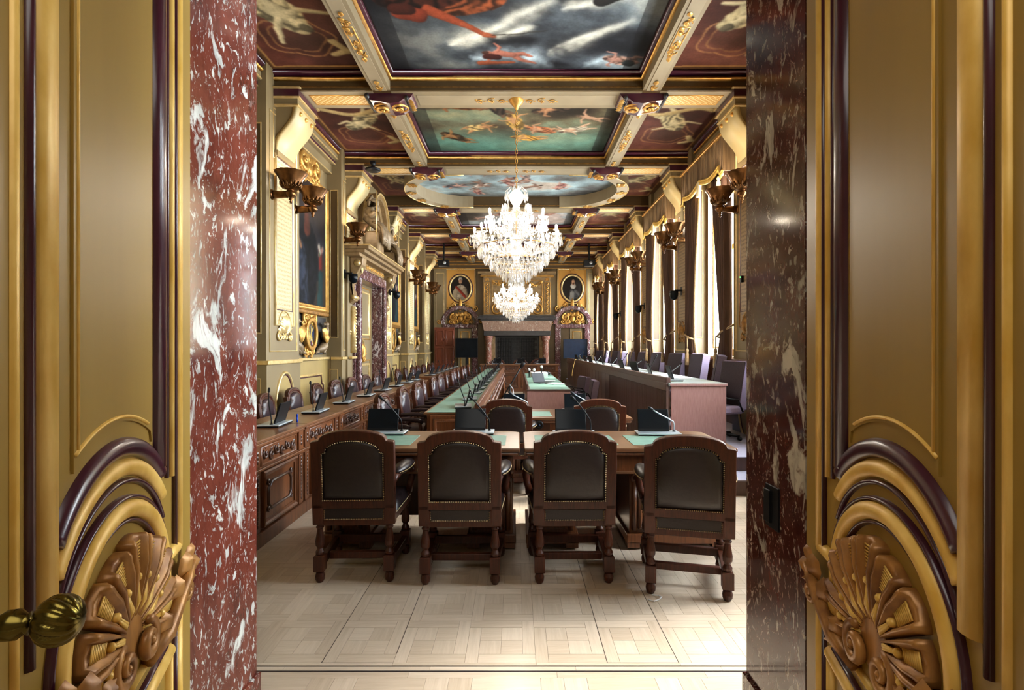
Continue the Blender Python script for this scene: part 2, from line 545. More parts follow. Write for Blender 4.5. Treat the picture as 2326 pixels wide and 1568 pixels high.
    # carved ornament, in (s,z,n)
    def spiral(s, cx, cy, r, turns=1.4, a0=0.0, d=1, t=0.25, h=0.0, n=16, k=6):
        pts, rs = [], []
        t *= s.tk
        for i in range(n + 1):
            q = i / n
            a = a0 + d * 2 * PI * turns * q
            rr = r * (1 - 0.86 * q)
            pts.append((cx + rr * math.cos(a), cy + rr * math.sin(a), h + r * t * 0.5 + r * 0.25 * q))
            rs.append(r * t * (0.55 + 0.45 * math.sin(PI * min(1, 0.2 + q))))
        s.tube(pts, rs, k)
        s.ball((cx, cy, h + r * 0.35 * s.tk), r * 0.22 * s.tk, 6, 4)
        return s
    def leaf(s, x, y, L, a, w=0.35, h=0.0, hh=0.25):
        ca, sa = math.cos(a), math.sin(a)
        def P(u, v, z): return (x + L * (u * ca - v * sa), y + L * (u * sa + v * ca), h + L * z)
        vs = [P(0, -0.08, 0), P(0, 0.08, 0), P(0.35, -w, 0.03), P(0.35, w, 0.03), P(0.75, -w * 0.7, 0.06), P(0.75, w * 0.7, 0.06), P(1, 0, hh * 0.5),
              P(0, 0, hh * 0.6), P(0.35, 0, hh), P(0.75, 0, hh * 1.1)]
        fs = [(0, 2, 8, 7), (1, 7, 8, 3), (2, 4, 9, 8), (3, 8, 9, 5), (4, 6, 9), (5, 9, 6)]
        return s.add(vs, fs)
    def scrollwork(s, x0, x1, y0, y1, seed=1, h=0.0, n=None):
        """a run of acanthus scrolls filling a rectangle"""
        R = random.Random(seed)
        H = y1 - y0
        n = n or max(2, round((x1 - x0) / (H * 0.62)))
        st = (x1 - x0) / n
        for i in range(n):
            cx = x0 + (i + 0.5) * st
            up = 1 if i % 2 == 0 else -1
            cy = (y0 + y1) / 2 + up * H * 0.08
            r = min(st * 0.46, H * 0.36)
            s.spiral(cx, cy, r, 1.35, up * PI / 2 + 0.6, up, 0.26, h, 12, 5)
            for q in range(3):
                a = R.uniform(0, 2 * PI)
                s.leaf(cx + r * 0.8 * math.cos(a), cy + r * 0.8 * math.sin(a), r * R.uniform(0.5, 0.8), a + R.uniform(-.5, .5), 0.4, h)
        return s
    def crest(s, cx, cy, w, H, seed=1, h=0.0):
        """symmetrical cluster of scrolls and leaves"""
        R = random.Random(seed)
        for sg in (-1, 1):
            s.spiral(cx + sg * w * 0.26, cy + H * 0.12, w * 0.17, 1.4, PI / 2, -sg, 0.28, h)
            s.spiral(cx + sg * w * 0.17, cy - H * 0.24, w * 0.13, 1.3, -PI / 2, sg, 0.28, h)
            s.spiral(cx + sg * w * 0.38, cy - H * 0.2, w * 0.1, 1.3, 0, sg, 0.28, h)
            for q in range(7):
                a = PI / 2 - sg * (0.2 + q * 0.36)
                rr = 0.2 + 0.05 * R.random()
                s.leaf(cx + w * rr * math.cos(a), cy + H * rr * math.sin(a), w * R.uniform(0.16, 0.26), a, 0.38, h)
        s.leaf(cx, cy + H * 0.1, H * 0.38, PI / 2, 0.34, h, 0.3)
        s.ball((cx, cy, h), w * 0.14, 8, 5, (1, 1.1, 0.6))
        return s
    def mesh(s, name, smooth=False, fix=True):
        me = bpy.data.meshes.new(name)
        me.from_pydata(s.v, [], s.f)
        if fix:
            bm = bmesh.new(); bm.from_mesh(me)
            bmesh.ops.recalc_face_normals(bm, faces=bm.faces[:])
            bm.to_mesh(me); bm.free()
        if smooth:
            me.polygons.foreach_set('use_smooth', [True] * len(me.polygons))
        me.update()
        return me
    def put(s, name, mat, parent=None, smooth=False, kind=None, loc=None, label=None, bevel=0):
        me = s.mesh(name, smooth)
        return link(name, me, mat, parent, kind, loc, label, bevel)

def hr(r, h, b=0.0):
    """half-round moulding profile"""
    return [(-r, b), (-0.87 * r, b + 0.5 * h), (-0.5 * r, b + 0.87 * h), (0, b + h), (0.5 * r, b + 0.87 * h), (0.87 * r, b + 0.5 * h), (r, b)]
def flat(w0, w1, h, b=0.0):
    return [(w0, b), (w0, b + h), (w1, b + h), (w1, b)]

def link(name, me, mat, parent=None, kind=None, loc=None, label=None, bevel=0):
    o = bpy.data.objects.new(name, me)
    C.objects.link(o)
    if mat and not me.materials:
        me.materials.append(MATS[mat])
    if parent is not None: o.parent = parent
    if kind: o['kind'] = kind
    if loc: o.location = loc
    if label: o['label'] = label
    if bevel:
        b = o.modifiers.new('bevel', 'BEVEL'); b.width = bevel; b.segments = 2; b.limit_method = 'ANGLE'
    return o

def empty(name, loc=(0, 0, 0), rz=0.0):
    o = bpy.data.objects.new(name, None)
    C.objects.link(o)
    o.location = loc; o.rotation_euler = (0, 0, rz)
    o.empty_display_size = 0.1
    return o

def tag(o, label=None, cat=None, group=None, kind=None):
    if label: o['label'] = label
    if cat: o['category'] = cat
    if group: o['group'] = group
    if kind: o['kind'] = kind
    return o

def copy_tree(o, parent=None):
    c = o.copy(); C.objects.link(c)
    if parent is not None: c.parent = parent
    for ch in o.children:
        copy_tree(ch, c)
    return c

def place(root, loc, rz=0.0, label=None, first=False, sc=None):
    r = root if first else copy_tree(root)
    r.location = loc; r.rotation_euler = (0, 0, rz)
    if label: r['label'] = label
    if sc: r.scale = sc
    return r

ORD = 'first second third fourth fifth sixth seventh eighth ninth tenth eleventh twelfth thirteenth fourteenth fifteenth sixteenth'.split()
def arc(cx, cy, r, a0, a1, n, ry=None):
    ry = ry or r
    return [(cx + r * math.cos(a0 + (a1 - a0) * i / n), cy + ry * math.sin(a0 + (a1 - a0) * i / n)) for i in range(n + 1)]
def point(name, loc, power, col, r, parent=None):
    d = bpy.data.lights.new(name, 'POINT')
    d.energy = power; d.color = col; d.shadow_soft_size = r
    o = bpy.data.objects.new(name, d); C.objects.link(o)
    o.location = loc
    if parent is not None: o.parent = parent
    return o
def skin_mesh(joints, edges, rad, sub=1):
    """one continuous body grown over a skeleton"""
    me = bpy.data.meshes.new('body_skeleton')
    me.from_pydata(joints, edges, [])
    o = bpy.data.objects.new('body_skeleton', me); C.objects.link(o)
    m = o.modifiers.new('skin', 'SKIN')
    for i, r in enumerate(rad):
        me.skin_vertices[0].data[i].radius = (r, r)
    me.skin_vertices[0].data[0].use_root = True
    sb = o.modifiers.new('sub', 'SUBSURF'); sb.levels = sub; sb.render_levels = sub
    bpy.context.view_layer.update()
    dg = bpy.context.evaluated_depsgraph_get()
    out = bpy.data.meshes.new_from_object(o.evaluated_get(dg))
    bpy.data.objects.remove(o)
    out.polygons.foreach_set('use_smooth', [True] * len(out.polygons))
    return out
# ================================================================== FLOOR
floor = MB().box(-XW - 0.3, XW + 0.3, -3.2, YF + 0.6, -0.2, -0.003).put('floor', 'floor_joint')
tag(floor, 'pale oak parquet floor of the council chamber', 'floor', kind='structure')
MX, MY = 0.374, 0.424
def plank_mesh(w, l):
    g = 0.0004
    return MB().add([(-w/2+g, -l/2+g, -0.003), (w/2-g, -l/2+g, -0.003), (w/2-g, l/2-g, -0.003), (-w/2+g, l/2-g, -0.003),
                     (-w/2+g+.0005, -l/2+g+.0005, 0), (w/2-g-.0005, -l/2+g+.0005, 0), (w/2-g-.0005, l/2-g-.0005, 0), (-w/2+g+.0005, l/2-g-.0005, 0)],
                    [(4, 5, 6, 7), (0, 1, 5, 4), (1, 2, 6, 5), (2, 3, 7, 6), (3, 0, 4, 7)])
pieces = []   # (cx, cy, size along x, size along y, grain along y?)
fx, fy = 0.068, 0.078
def module(x, y, flip):
    # pinwheel frame of four strips round a two-by-two basket of blocks
    pieces.append((x + fx / 2, y + (MY - fy) / 2, fx, MY - fy, True))
    pieces.append((x + MX - fx / 2, y + fy + (MY - fy) / 2, fx, MY - fy, True))
    pieces.append((x + fx + (MX - fx) / 2, y + fy / 2, MX - fx, fy, False))
    pieces.append((x + (MX - fx) / 2, y + MY - fy / 2, MX - fx, fy, False))
    bx, by = (MX - 2 * fx) / 2, (MY - 2 * fy) / 2
    for i in range(2):
        for j in range(2):
            pieces.append((x + fx + bx * (i + 0.5), y + fy + by * (j + 0.5), bx, by, (i + j + flip) % 2 == 0))
for j in range(0, 48):
    for i in range(-8, 12):
        x = -1.02 + MX * i
        y = 2.764 + MY * j
        if x > -3.8 and x < 3.5 and y < YF - 0.4:
            module(x, y, (i + j) % 2)
# border planks, threshold and the lobby side
for i in range(-4, 6):
    pieces.append((-1.02 + 0.75 * i, 2.7525, 0.75, 0.023, False))
    pieces.append((-1.02 + 0.75 * i + 0.2, 2.7145, 0.75, 0.033, False))
    pieces.append((-1.02 + 0.75 * i + 0.1, 2.662, 0.75, 0.048, False))
k = 0
xx = -3.3
while xx < 3.3:
    w = (0.115, 0.115, 0.34)[k % 3]
    if k % 3 < 2:
        pieces.append((xx + w / 2, 2.51, w, 0.256, True))
    else:
        pieces.append((xx + w / 2, 2.574, w, 0.128, False)); pieces.append((xx + w / 2, 2.446, w, 0.128, False))
    xx += w; k += 1
for j in range(0, 14):
    for i in range(-9, 9):
        pieces.append((i * 0.37, 2.19 - j * 0.385, 0.369, 0.384, (i + j) % 2 == 0))
def px(x, y): return 1173 + 1200 * x / max(y, 0.1)
seen = [p for p in pieces if p[1] > 2.45 and 560 < px(p[0], p[1]) < 1712]
seen.sort(key=lambda p: p[1])
single = set(seen[:300])
cache = {}
# two merged grain directions for the rest
rest = {True: MB(), False: MB()}
for p in pieces:
    w, l = (p[3], p[2]) if p[4] else (p[2], p[3])      # size with the grain along local x
    key = (round(w, 4), round(l, 4))
    if key not in cache:
        cache[key] = plank_mesh(*key).mesh('plank', fix=False); cache[key].materials.append(MATS['oak_floor'])
    if p in single:
        o = bpy.data.objects.new('plank', cache[key]); C.objects.link(o)
        o.parent = floor
        o.location = (p[0], p[1], 0)
        if p[4]: o.rotation_euler = (0, 0, PI / 2)
    else:
        q = rest[p[4]]
        b = plank_mesh(*key)
        if p[4]:   # stored in the rotated object's own axes
            q.add([(v[0] + p[1], v[1] - p[0], v[2]) for v in b.v], b.f)
        else:
            q.add([(v[0] + p[0], v[1] + p[1], v[2]) for v in b.v], b.f)
for kf in (True, False):
    me = rest[kf].mesh('parquet', fix=False)
    o = link('parquet', me, 'oak_floor', floor, 'stuff')
    if kf: o.rotation_euler = (0, 0, PI / 2)
for y in (2.694, 2.735):
    MB().box(-3.4, 3.4, y - 0.004, y + 0.004, -0.002, 0.0004).put('inlay_strip', 'floor_dark', floor)
for x0 in (-1.02, 0.476):
    for a in ((x0, x0, 2.764, 4.46), (x0 + MX, x0 + MX, 2.764 if x0 > 0 else 2.85, 4.46), (x0, x0 + MX, 2.764, 2.764)):
        MB().box(a[0] - 0.0018, a[1] + 0.0018, a[2] - 0.0018, a[3] + 0.0018, -0.002, 0.0005).put('hatch_gap', 'border_dark', floor)

# ================================================================== LOBBY
wl = MB()
wl.box(-3.3, -3.2, -3.2, JN - 0.05, 0, 4.0).box(3.2, 3.3, -3.2, JN - 0.05, 0, 4.0).box(-3.3, 3.3, -3.3, -3.2, 0, 4.0)
o = wl.put('wall_lobby', 'lobby'); tag(o, 'plain pale walls of the lobby before the doors', 'wall', kind='structure')
o = MB().box(-3.3, 3.3, -3.3, JN, 4.0, 4.1).put('ceiling_lobby', 'lobby'); tag(o, 'pale lobby ceiling before the doors', 'ceiling', kind='structure')
# doorway wall with the opening
dw = MB()
TOPD = 3.75
dw.box(-XW - 0.3, JL - 0.12, JN - 0.02, YN, 0, 6).box(JR + 0.12, XW + 0.3, JN - 0.02, YN, 0, 6).box(JL - 0.12, JR + 0.12, JN - 0.02, YN, TOPD + 0.1, 6)
o = dw.put('wall_near', 'olive'); tag(o, 'olive wall that holds the marble doorway', 'wall', kind='structure')
def jamb(name, x0, x1, face, mat, label):
    m = MB()
    m.cbox(x0, x1, JN, YN, 0.12, TOPD, 0.006)
    o = m.put(name, mat)
    tag(o, label, 'trim', kind='structure')
    MB().cbox(min(x0, x1) - (0 if face < 0 else 0.015), max(x0, x1) + (0.015 if face < 0 else 0), JN + 0.0, YN + 0.012, 0.0, 0.125, 0.006).put('plinth_block', mat, o)
    return o
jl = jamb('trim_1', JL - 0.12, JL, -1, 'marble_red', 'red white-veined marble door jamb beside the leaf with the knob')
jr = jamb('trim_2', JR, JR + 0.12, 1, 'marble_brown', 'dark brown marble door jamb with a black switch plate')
o = MB().cbox(JL - 0.12, JR + 0.12, JN, YN, TOPD, TOPD + 0.12, 0.004).put('trim_3', 'marble_red'); tag(o, 'marble lintel over the doorway', 'trim', kind='structure')
sw = empty('switch_plate', (JR, 2.22, 0.98))
tag(sw, 'small black switch plate on the dark marble jamb', 'switch')
MB().cbox(-0.008, 0.0, -0.055, 0.055, -0.09, 0.09, 0.002).put('plate', 'black', sw)
MB().cbox(-0.018, -0.008, 0.0, 0.05, -0.07, 0.07, 0.003).put('rocker', 'black', sw)

# ================================================================== DOOR LEAVES
def leaf_frame(hx, hy, slope, sg):
    """local (u from hinge to free edge, z, n towards the opening)"""
    L = math.hypot(1, slope)
    ux, uy = -sg * slope / L, -1 / L          # leaf swings towards the camera and inwards
    nx, ny = -sg / L, slope / L
    return Matrix(((ux, 0, nx, hx), (uy, 0, ny, hy), (0, 1, 0, 0), (0, 0, 0, 1)))
def make_door(name, T, sg, label, knob):
    d = empty(name)
    tag(d, label, 'door', kind='structure')
    LW = 1.13
    MB(T).box(0.0, LW, 0.02, 3.7, -0.055, 0.0).put('leaf_board', 'door_paint', d)
    cu = 0.565
    # outer frame mouldings (hinge side, free side, top)
    def line(u, z0, z1, r, h, mat, nm, b=0.0):
        MB(T).sweep([(u, z0), (u, z1)], hr(r, h, b)).put(nm, mat, d, True)
    HI, ZT = 0.963, 3.5
    line(0.146, HI, ZT, 0.022, 0.022, 'gold_leaf', 'gilt_moulding')
    line(0.176, HI + 0.01, ZT, 0.006, 0.016, 'purple', 'purple_line')
    line(0.214, 1.22, ZT, 0.013, 0.02, 'gold_leaf', 'gilt_bead')
    line(0.302, 1.27, ZT, 0.036, 0.024, 'purple', 'purple_roll')
    line(0.238, 1.22, ZT, 0.008, 0.012, 'purple', 'purple_line')
    line(0.772, 1.41, ZT, 0.007, 0.010, 'gold_leaf', 'gilt_line')
    line(0.892, 1.06, ZT, 0.037, 0.022, 'gold_leaf', 'gilt_moulding')
    line(0.943, 1.00, ZT, 0.011, 0.013, 'purple', 'purple_line')
    line(0.988, 0.02, ZT, 0.010, 0.010, 'gold_leaf', 'gilt_bead')
    # raised centre field of the upper panel
    MB(T).prism([(0.36, 1.36)] + [p for p in arc(0.57, 1.05, 0.40, PI - 0.95, 0.95, 14)][1:-1] + [(0.79, 1.36), (0.79, ZT), (0.36, ZT)], 0, 0.006).put('panel_field', 'door_paint', d)
    MB(T).sweep(arc(0.57, 1.05, 0.412, PI - 1.12, 1.02, 24), hr(0.006, 0.012)).put('gilt_arc', 'gold_leaf', d, True)
    # concentric arches round the shell
    def ar(r, cz, a0, a1, w, h, mat, nm):
        MB(T).sweep(arc(cu, cz, r, a0, a1, 40), hr(w, h)).put(nm, mat, d, True)
    ar(0.362, 1.015, PI - 0.70, 0.60, 0.027, 0.022, 'purple', 'purple_arch')
    ar(0.345, 0.975, PI - 0.62, 0.53, 0.024, 0.020, 'gold_leaf', 'gilt_arch')
    ar(0.318, 0.965, PI - 0.45, 0.36, 0.008, 0.014, 'purple', 'purple_arch')
    ar(0.290, 0.915, PI + 0.05, -0.55, 0.027, 0.03, 'gold_leaf', 'gilt_ring')
    ar(0.322, 0.915, PI - 0.30, -0.55, 0.007, 0.018, 'purple', 'purple_arch')
    ar(0.258, 0.915, PI - 0.10, -0.55, 0.007, 0.016, 'purple', 'purple_arch')
    # return of the outer gilt moulding, and the gable mouldings of the lower panel
    def seg(p, q, r, h, mat, nm): MB(T).sweep([p, q], hr(r, h)).put(nm, mat, d, True)
    seg((0.146, 0.963), (0.262, 0.955), 0.022, 0.022, 'gold_leaf', 'gilt_moulding')
    seg((0.146, 0.05), (0.146, 0.735), 0.022, 0.022, 'gold_leaf', 'gilt_moulding')
    seg((0.176, 0.05), (0.176, 0.70), 0.006, 0.016, 'purple', 'purple_line')
    seg((0.135, 0.742), (0.50, 0.685), 0.012, 0.016, 'gold_leaf', 'gilt_bead')
    seg((0.63, 0.685), (0.995, 0.742), 0.012, 0.016, 'gold_leaf', 'gilt_bead')
    seg((0.225, 0.645), (0.52, 0.585), 0.026, 0.028, 'gold_leaf', 'gilt_moulding')
    seg((0.225, 0.05), (0.225, 0.64), 0.014, 0.02, 'gold_leaf', 'gilt_bead')
    seg((0.25, 0.67), (0.52, 0.618), 0.008, 0.016, 'purple', 'purple_line')
    # carved shell
    sh = d
    cx, cz = 0.525, 0.845
    nl = 9
    for i in range(nl):
        a = PI / 2 + (i - (nl - 1) / 2) * (PI * 1.06 / (nl - 1))
        R1 = 0.275 - .010 * (i % 2)
        def P(r, da, h): return (cx + r * math.cos(a + da), cz + r * math.sin(a + da), h)
        lob = empty('shell_lobe'); lob.parent = d
        # fluted plate: rounded ridges at both edges, hollow between, stepped outer end
        cols = [(-.19, 0), (-.188, .034), (-.165, .044), (-.125, .044), (-.10, .026), (0, .022), (.10, .026), (.125, .044), (.165, .044), (.188, .034), (.19, 0)]
        rows = [(.055, .55), (.09, .75), (.15, .95), (.20, 1.0), (.235, 1.0), (R1 - .012, 1.0), (R1, .85), (R1, 0.0)]
        vs, fs = [], []
        for j, (r, hk) in enumerate(rows):
            for (da, h) in cols:
                ext = 1 + (.035 * (1 - (da / .2) ** 2) if j > 4 else 0)
                vs.append(P(r * ext, da * (1.0 if j > 1 else .92), h * hk + (.004 if j == 3 else 0)))
        k = len(cols)
        for j in range(len(rows) - 1):
            for q in range(k - 1): fs.append((j * k + q, j * k + q + 1, (j + 1) * k + q + 1, (j + 1) * k + q))
        MB(T).add(vs, fs).put('lobe_plate', 'shell_wood', lob, True)
        fl = MB(T)
        fl.ball(P(R1 * .60, 0, .030), 0.013, 8, 5)
        for q in range(9):
            r = R1 * (.69 + .032 * q)
            fl.tube([P(r, -.085, .028), P(r, .085, .028)], .003, 4)
        for da in (-.03, .03): fl.tube([P(.06, da, .02), P(R1 * .35, da * 1.2, .032), P(R1 * .58, da * .5, .030)], [.004, .007, .004], 6)
        fl.put('lobe_hatching', 'gold_leaf', lob, True)
    MB(T).prism(arc(cx, cz, .085, 0, 2 * PI, 20)[:-1], 0, .022).put('shell_hub', 'shell_wood', d, bevel=.006)
    vo = MB(T)
    for sgn in (-1, 1):
        vo.spiral(cx + sgn * 0.075 + 0.01, cz - 0.045, 0.058, 1.5, PI / 2, -sgn, 0.30, 0.02, 22, 7)
        vo.lathe([(0.0, 0), (0.056, 0.0), (0.056, 0.03), (0.0, 0.032)], 18, (0, 0, 0)) if False else None
    vo.put('volute', 'shell_wood', sh, True)
    for sgn in (-1, 1):
        ac = MB(T)
        pts = [(cx + sgn * .10, cz - .13, .02), (cx + sgn * .20, cz - .10, .035), (cx + sgn * .28, cz - .04, .04), (cx + sgn * .36, cz + 0.01, .045), (cx + sgn * .41, cz + .05, .05)]
        ac.tube(pts, [.02, .026, .024, .018, .006], 7)
        for q, (pp, aa, ll) in enumerate([(1, 1.9, .09), (2, 1.7, .10), (3, 1.5, .09), (2, .2, .08), (3, -.3, .08), (4, 1.1, .06), (1, -.6, .07), (3, .5, .1)]):
            p = pts[pp]
            ang = aa if sgn > 0 else PI - aa
            ac.leaf(p[0], p[1], ll, ang, .34, .02, .4)
        ac.spiral(cx + sgn * .385, cz - .04, .035, 1.3, 0, sgn, .3, .03)
        ac.put('acanthus_leaf', 'shell_wood', sh, True)
    if knob:
        k = empty('door_knob'); k.parent = d
        o = T @ Vector((1.085, 1.157, 0))
        k.matrix_world = Matrix.Translation(o)
        K = T.copy(); K.translation = (0, 0, 0)
        MB(K).lathe([(0.0, 0), (0.034, 0), (0.034, .008), (.02, .014), (.017, .03), (.026, .045), (.026, .062), (.016, .074), (.02, .08)], 20).put('stem', 'brass_knob', k, True)
        e = MB(K)
        n, m = 110, 18
        vs, fs = [], []
        for j in range(m + 1):
            t = PI * j / m
            r0 = .045 * math.sin(t) ** .8 if 0 < j < m else 0.0
            zz = .123 - .037 * math.cos(t)
            for i in range(n):
                a = 2 * PI * i / n
                r = r0 * (1 - .10 * abs(math.sin(5.5 * (a + .35 * t))) ** 6)
                vs.append((r * math.cos(a), r * math.sin(a), zz))
        for j in range(m):
            for i in range(n):
                fs.append((j * n + i, j * n + (i + 1) % n, (j + 1) * n + (i + 1) % n, (j + 1) * n + i))
        e.add(vs, fs).put('grip', 'brass_knob', k, True)
    return d
make_door('door_1', leaf_frame(JL, JN, 0.26, -1), -1, 'open gilded olive door leaf with a ribbed brass knob', True)
make_door('door_2', leaf_frame(JR, JN - 0.008, 0.16, 1), 1, 'open gilded olive door leaf without a knob', False)

# ================================================================== CEILING
ceil = MB().box(-XW - 0.3, XW + 0.3, YN - 0.2, YF + 0.3, ZC + 0.02, ZC + 0.15).put('ceiling', 'coffer_dark')
tag(ceil, 'coffered gilt ceiling with painted panels', 'ceiling', kind='structure')
LB0, LB1 = 1.80, 2.06      # longitudinal beams
TC = frame('C', ZS)        # n=0 at the soffit, downwards positive
bays = [(BEAMS[i] + BW, BEAMS[i + 1]) for i in range(5)] + [(BEAMS[5] + BW, YF - 0.25)]
cb = []
for y in BEAMS:
    o = MB().box(-XW, XW, y, y + BW, ZS, ZC + 0.02).put('cross_beam', 'olive_dark', ceil)
    cb.append(o)
    MB(TC).box(-LB0 + 0.35, LB0 - 0.35, y + 0.13, y + BW - 0.13, 0.0, 0.012).put('soffit_panel', 'soffit', o)
    MB(TC).box(-LB0, LB0, y + 0.03, y + BW - 0.03, 0.0, 0.006).put('soffit_band', 'soffit_band', o)
    m = MB(TC); m.tk = .55
    for sg in (-1, 1):
        m.scrollwork(sg * 0.12 if sg > 0 else -0.62, 0.62 if sg > 0 else -0.12, y + 0.2, y + 0.37, 3, 0.012, 3)
    m.put('soffit_ornament', 'gold', o, True)
    for sg in (-1, 1):
        a, b = sorted((sg * 2.20, sg * 3.0))
        MB(TC).box(sorted((sg * LB1, sg * 3.3))[0], sorted((sg * LB1, sg * 3.3))[1], y + 0.03, y + BW - 0.03, 0.0, 0.006).put('soffit_band', 'soffit', o)
        MB(TC).rect(a, b, y + 0.14, y + 0.43, hr(0.012, 0.016)).put('gilt_frame', 'gold', o, True)
        lm = MB(TC).box(a, b, y + 0.14, y + 0.43, 0.004, 0.010).put('lattice_panel', 'lattice_gold', o)
    MB().box(-XW, XW, y - 0.006, y, ZS + 0.035, ZS + 0.05).put('gilt_line', 'gold_dark', o)
    # carved corbels under the crossings
    for sg in (-1, 1):
        c = empty('carved_corbel'); c.parent = o
        x = sg * (LB0 + LB1) / 2 - sg * 0.08
        cc = MB(TC)
        prof = [(-.30, 0), (-.30, .05), (-.26, .10), (-.12, .12), (.02, .15), (.16, .13), (.24, .07), (.30, .09), (.34, .04), (.36, 0)]
        for q in range(len(prof) - 1):
            pass
        vs, n = [], len(prof)
        for yy in (y + 0.08, y + BW - 0.08):
            vs += [(x - sg * p[0], yy, p[1]) for p in prof]
        fs = [(i, i + 1, n + i + 1, n + i) for i in range(n - 1)] + [tuple(range(n)), tuple(range(n, 2 * n))]
        cc.add(vs, fs).put('corbel_block', 'purple', c)
        oo = MB(TC)
        oo.scrollwork(x - .24, x + .24, y + .12, y + .45, 5, .115, 2)
        oo.sweep(arc(x, y + .285, .25, 0, 2 * PI, 20, .15)[:-1], hr(.014, .02, .12), True)
        for q in range(6):
            oo.leaf(x - sg * .26, y + .13 + q * .06, .10, PI if sg > 0 else 0, .3, .08)
        oo.put('corbel_carving', 'gold', c, True)
        o2 = MB(TC)
        o2.tube([(x - sg * .27, y + .06, .07), (x - sg * .27, y + BW - .06, .07)], .03, 8)
        o2.tube([(x + sg * .30, y + .04, .05), (x + sg * .30, y + BW - .04, .05)], .035, 8)
        o2.put('corbel_roll', 'slate', c, True)

def coffer_trim(a0, a1, b0, b1, parent):
    MB(TC).rect(a0, a1, b0, b1, [(0, -.28), (0, -.13), (.028, -.15), (.034, -.165), (.028, -.18), (0, -.20)]).put('gilt_moulding', 'gold', parent, True)
    MB(TC).rect(a0, a1, b0, b1, [(0, -.205), (.045, -.225), (.06, -.25), (.05, -.275), (0, -.28)]).put('purple_moulding', 'purple', parent, True)
for i, (y0, y1) in enumerate(bays):
    for sg in (-1, 1):
        if i == 2:
            continue
        a, b = sorted((sg * LB0, sg * LB1))
        o = MB().box(a, b, y0, y1, ZS, ZC + 0.02).put('long_beam', 'soffit_band', ceil)
        MB(TC).box(a + 0.05, b - 0.05, y0, y1, 0, 0.008).put('soffit_panel', 'soffit', o)
        m = MB(TC); m.tk = .55
        xm, ym, hl = (a + b) / 2, (y0 + y1) / 2, 0.42
        m.sweep([(xm - .055, ym - .22), (xm + .055, ym - .22), (xm + .055, ym + .22), (xm - .055, ym + .22)], hr(.008, .012, .008), True)
        for e in (-1, 1):
            m.spiral(xm, ym + e * .29, .06, 1.3, 0, e, .25, .008)
            m.spiral(xm, ym + e * .12, .045, 1.2, 0, -e, .25, .008)
            for q in range(5):
                m.leaf(xm, ym + e * (.05 + .09 * q), .10, e * PI / 2 + rnd.uniform(-.7, .7), .35, .008)
            # short ornaments at both ends of the beam
            ye = ym + e * ((y1 - y0) / 2 - .12)
            m.spiral(xm, ye, .055, 1.3, 0, e, .25, .008); m.leaf(xm, ye - e * .05, .14, -e * PI / 2, .3, .008); m.leaf(xm, ye + e * .02, .09, e * PI / 2, .4, .008)
        m.put('beam_ornament', 'gold', o, True)
    if i != 2:
        coffer_trim(-LB0, LB0, y0, y1, ceil)
        for a, b in ((-3.52, -LB1), (LB1, 3.52)):
            coffer_trim(a, b, y0, y1, ceil)
# the oval bay
y0, y1 = bays[2]
ym = (y0 + y1) / 2
for sg in (-1, 1):
    def band(r, n=28):
        pts = []
        for k in range(n + 1):
            a = -PI / 2 + PI * k / n
            yy = ym + r * 1.02 * math.sin(a)
            pts.append((sg * (1.12 + r * math.cos(a)), min(max(yy, y0), y1)))
        return pts
    ou, inn = band(1.50), band(1.24)
    m = MB(TC)
    n = len(ou)
    vs = [(p[0], p[1], h) for h in (0, -.3) for q in (ou, inn) for p in q]
    fs = []
    for k in range(n - 1):
        fs += [(k, k + 1, n + k + 1, n + k), (k, 2 * n + k, 2 * n + k + 1, k + 1), (n + k, n + k + 1, 3 * n + k + 1, 3 * n + k)]
    ob = m.add(vs, fs).put('oval_beam', 'soffit', ceil)
    mid = band(1.37)
    MB(TC).sweep(inn, [(0, -.14), (-sg * .03, -.16), (-sg * .035, -.175), (0, -.2)]).put('gilt_moulding', 'gold', ob, True)
    MB(TC).sweep(ou, hr(.012, .012)).put('gilt_line', 'gold_pale', ob, True)
    om = MB(TC); om.tk = .55
    for k in (5, 10, 14, 18, 23):
        p = mid[k]
        om.spiral(p[0], p[1], .07, 1.3, k, 1, .25, 0); om.spiral(p[0], p[1] + .12, .05, 1.3, k, -1, .25, 0)
        for q in range(4): om.leaf(p[0], p[1], .14, q * 1.6 + k, .35, 0)
    om.put('beam_ornament', 'gold', ob, True)

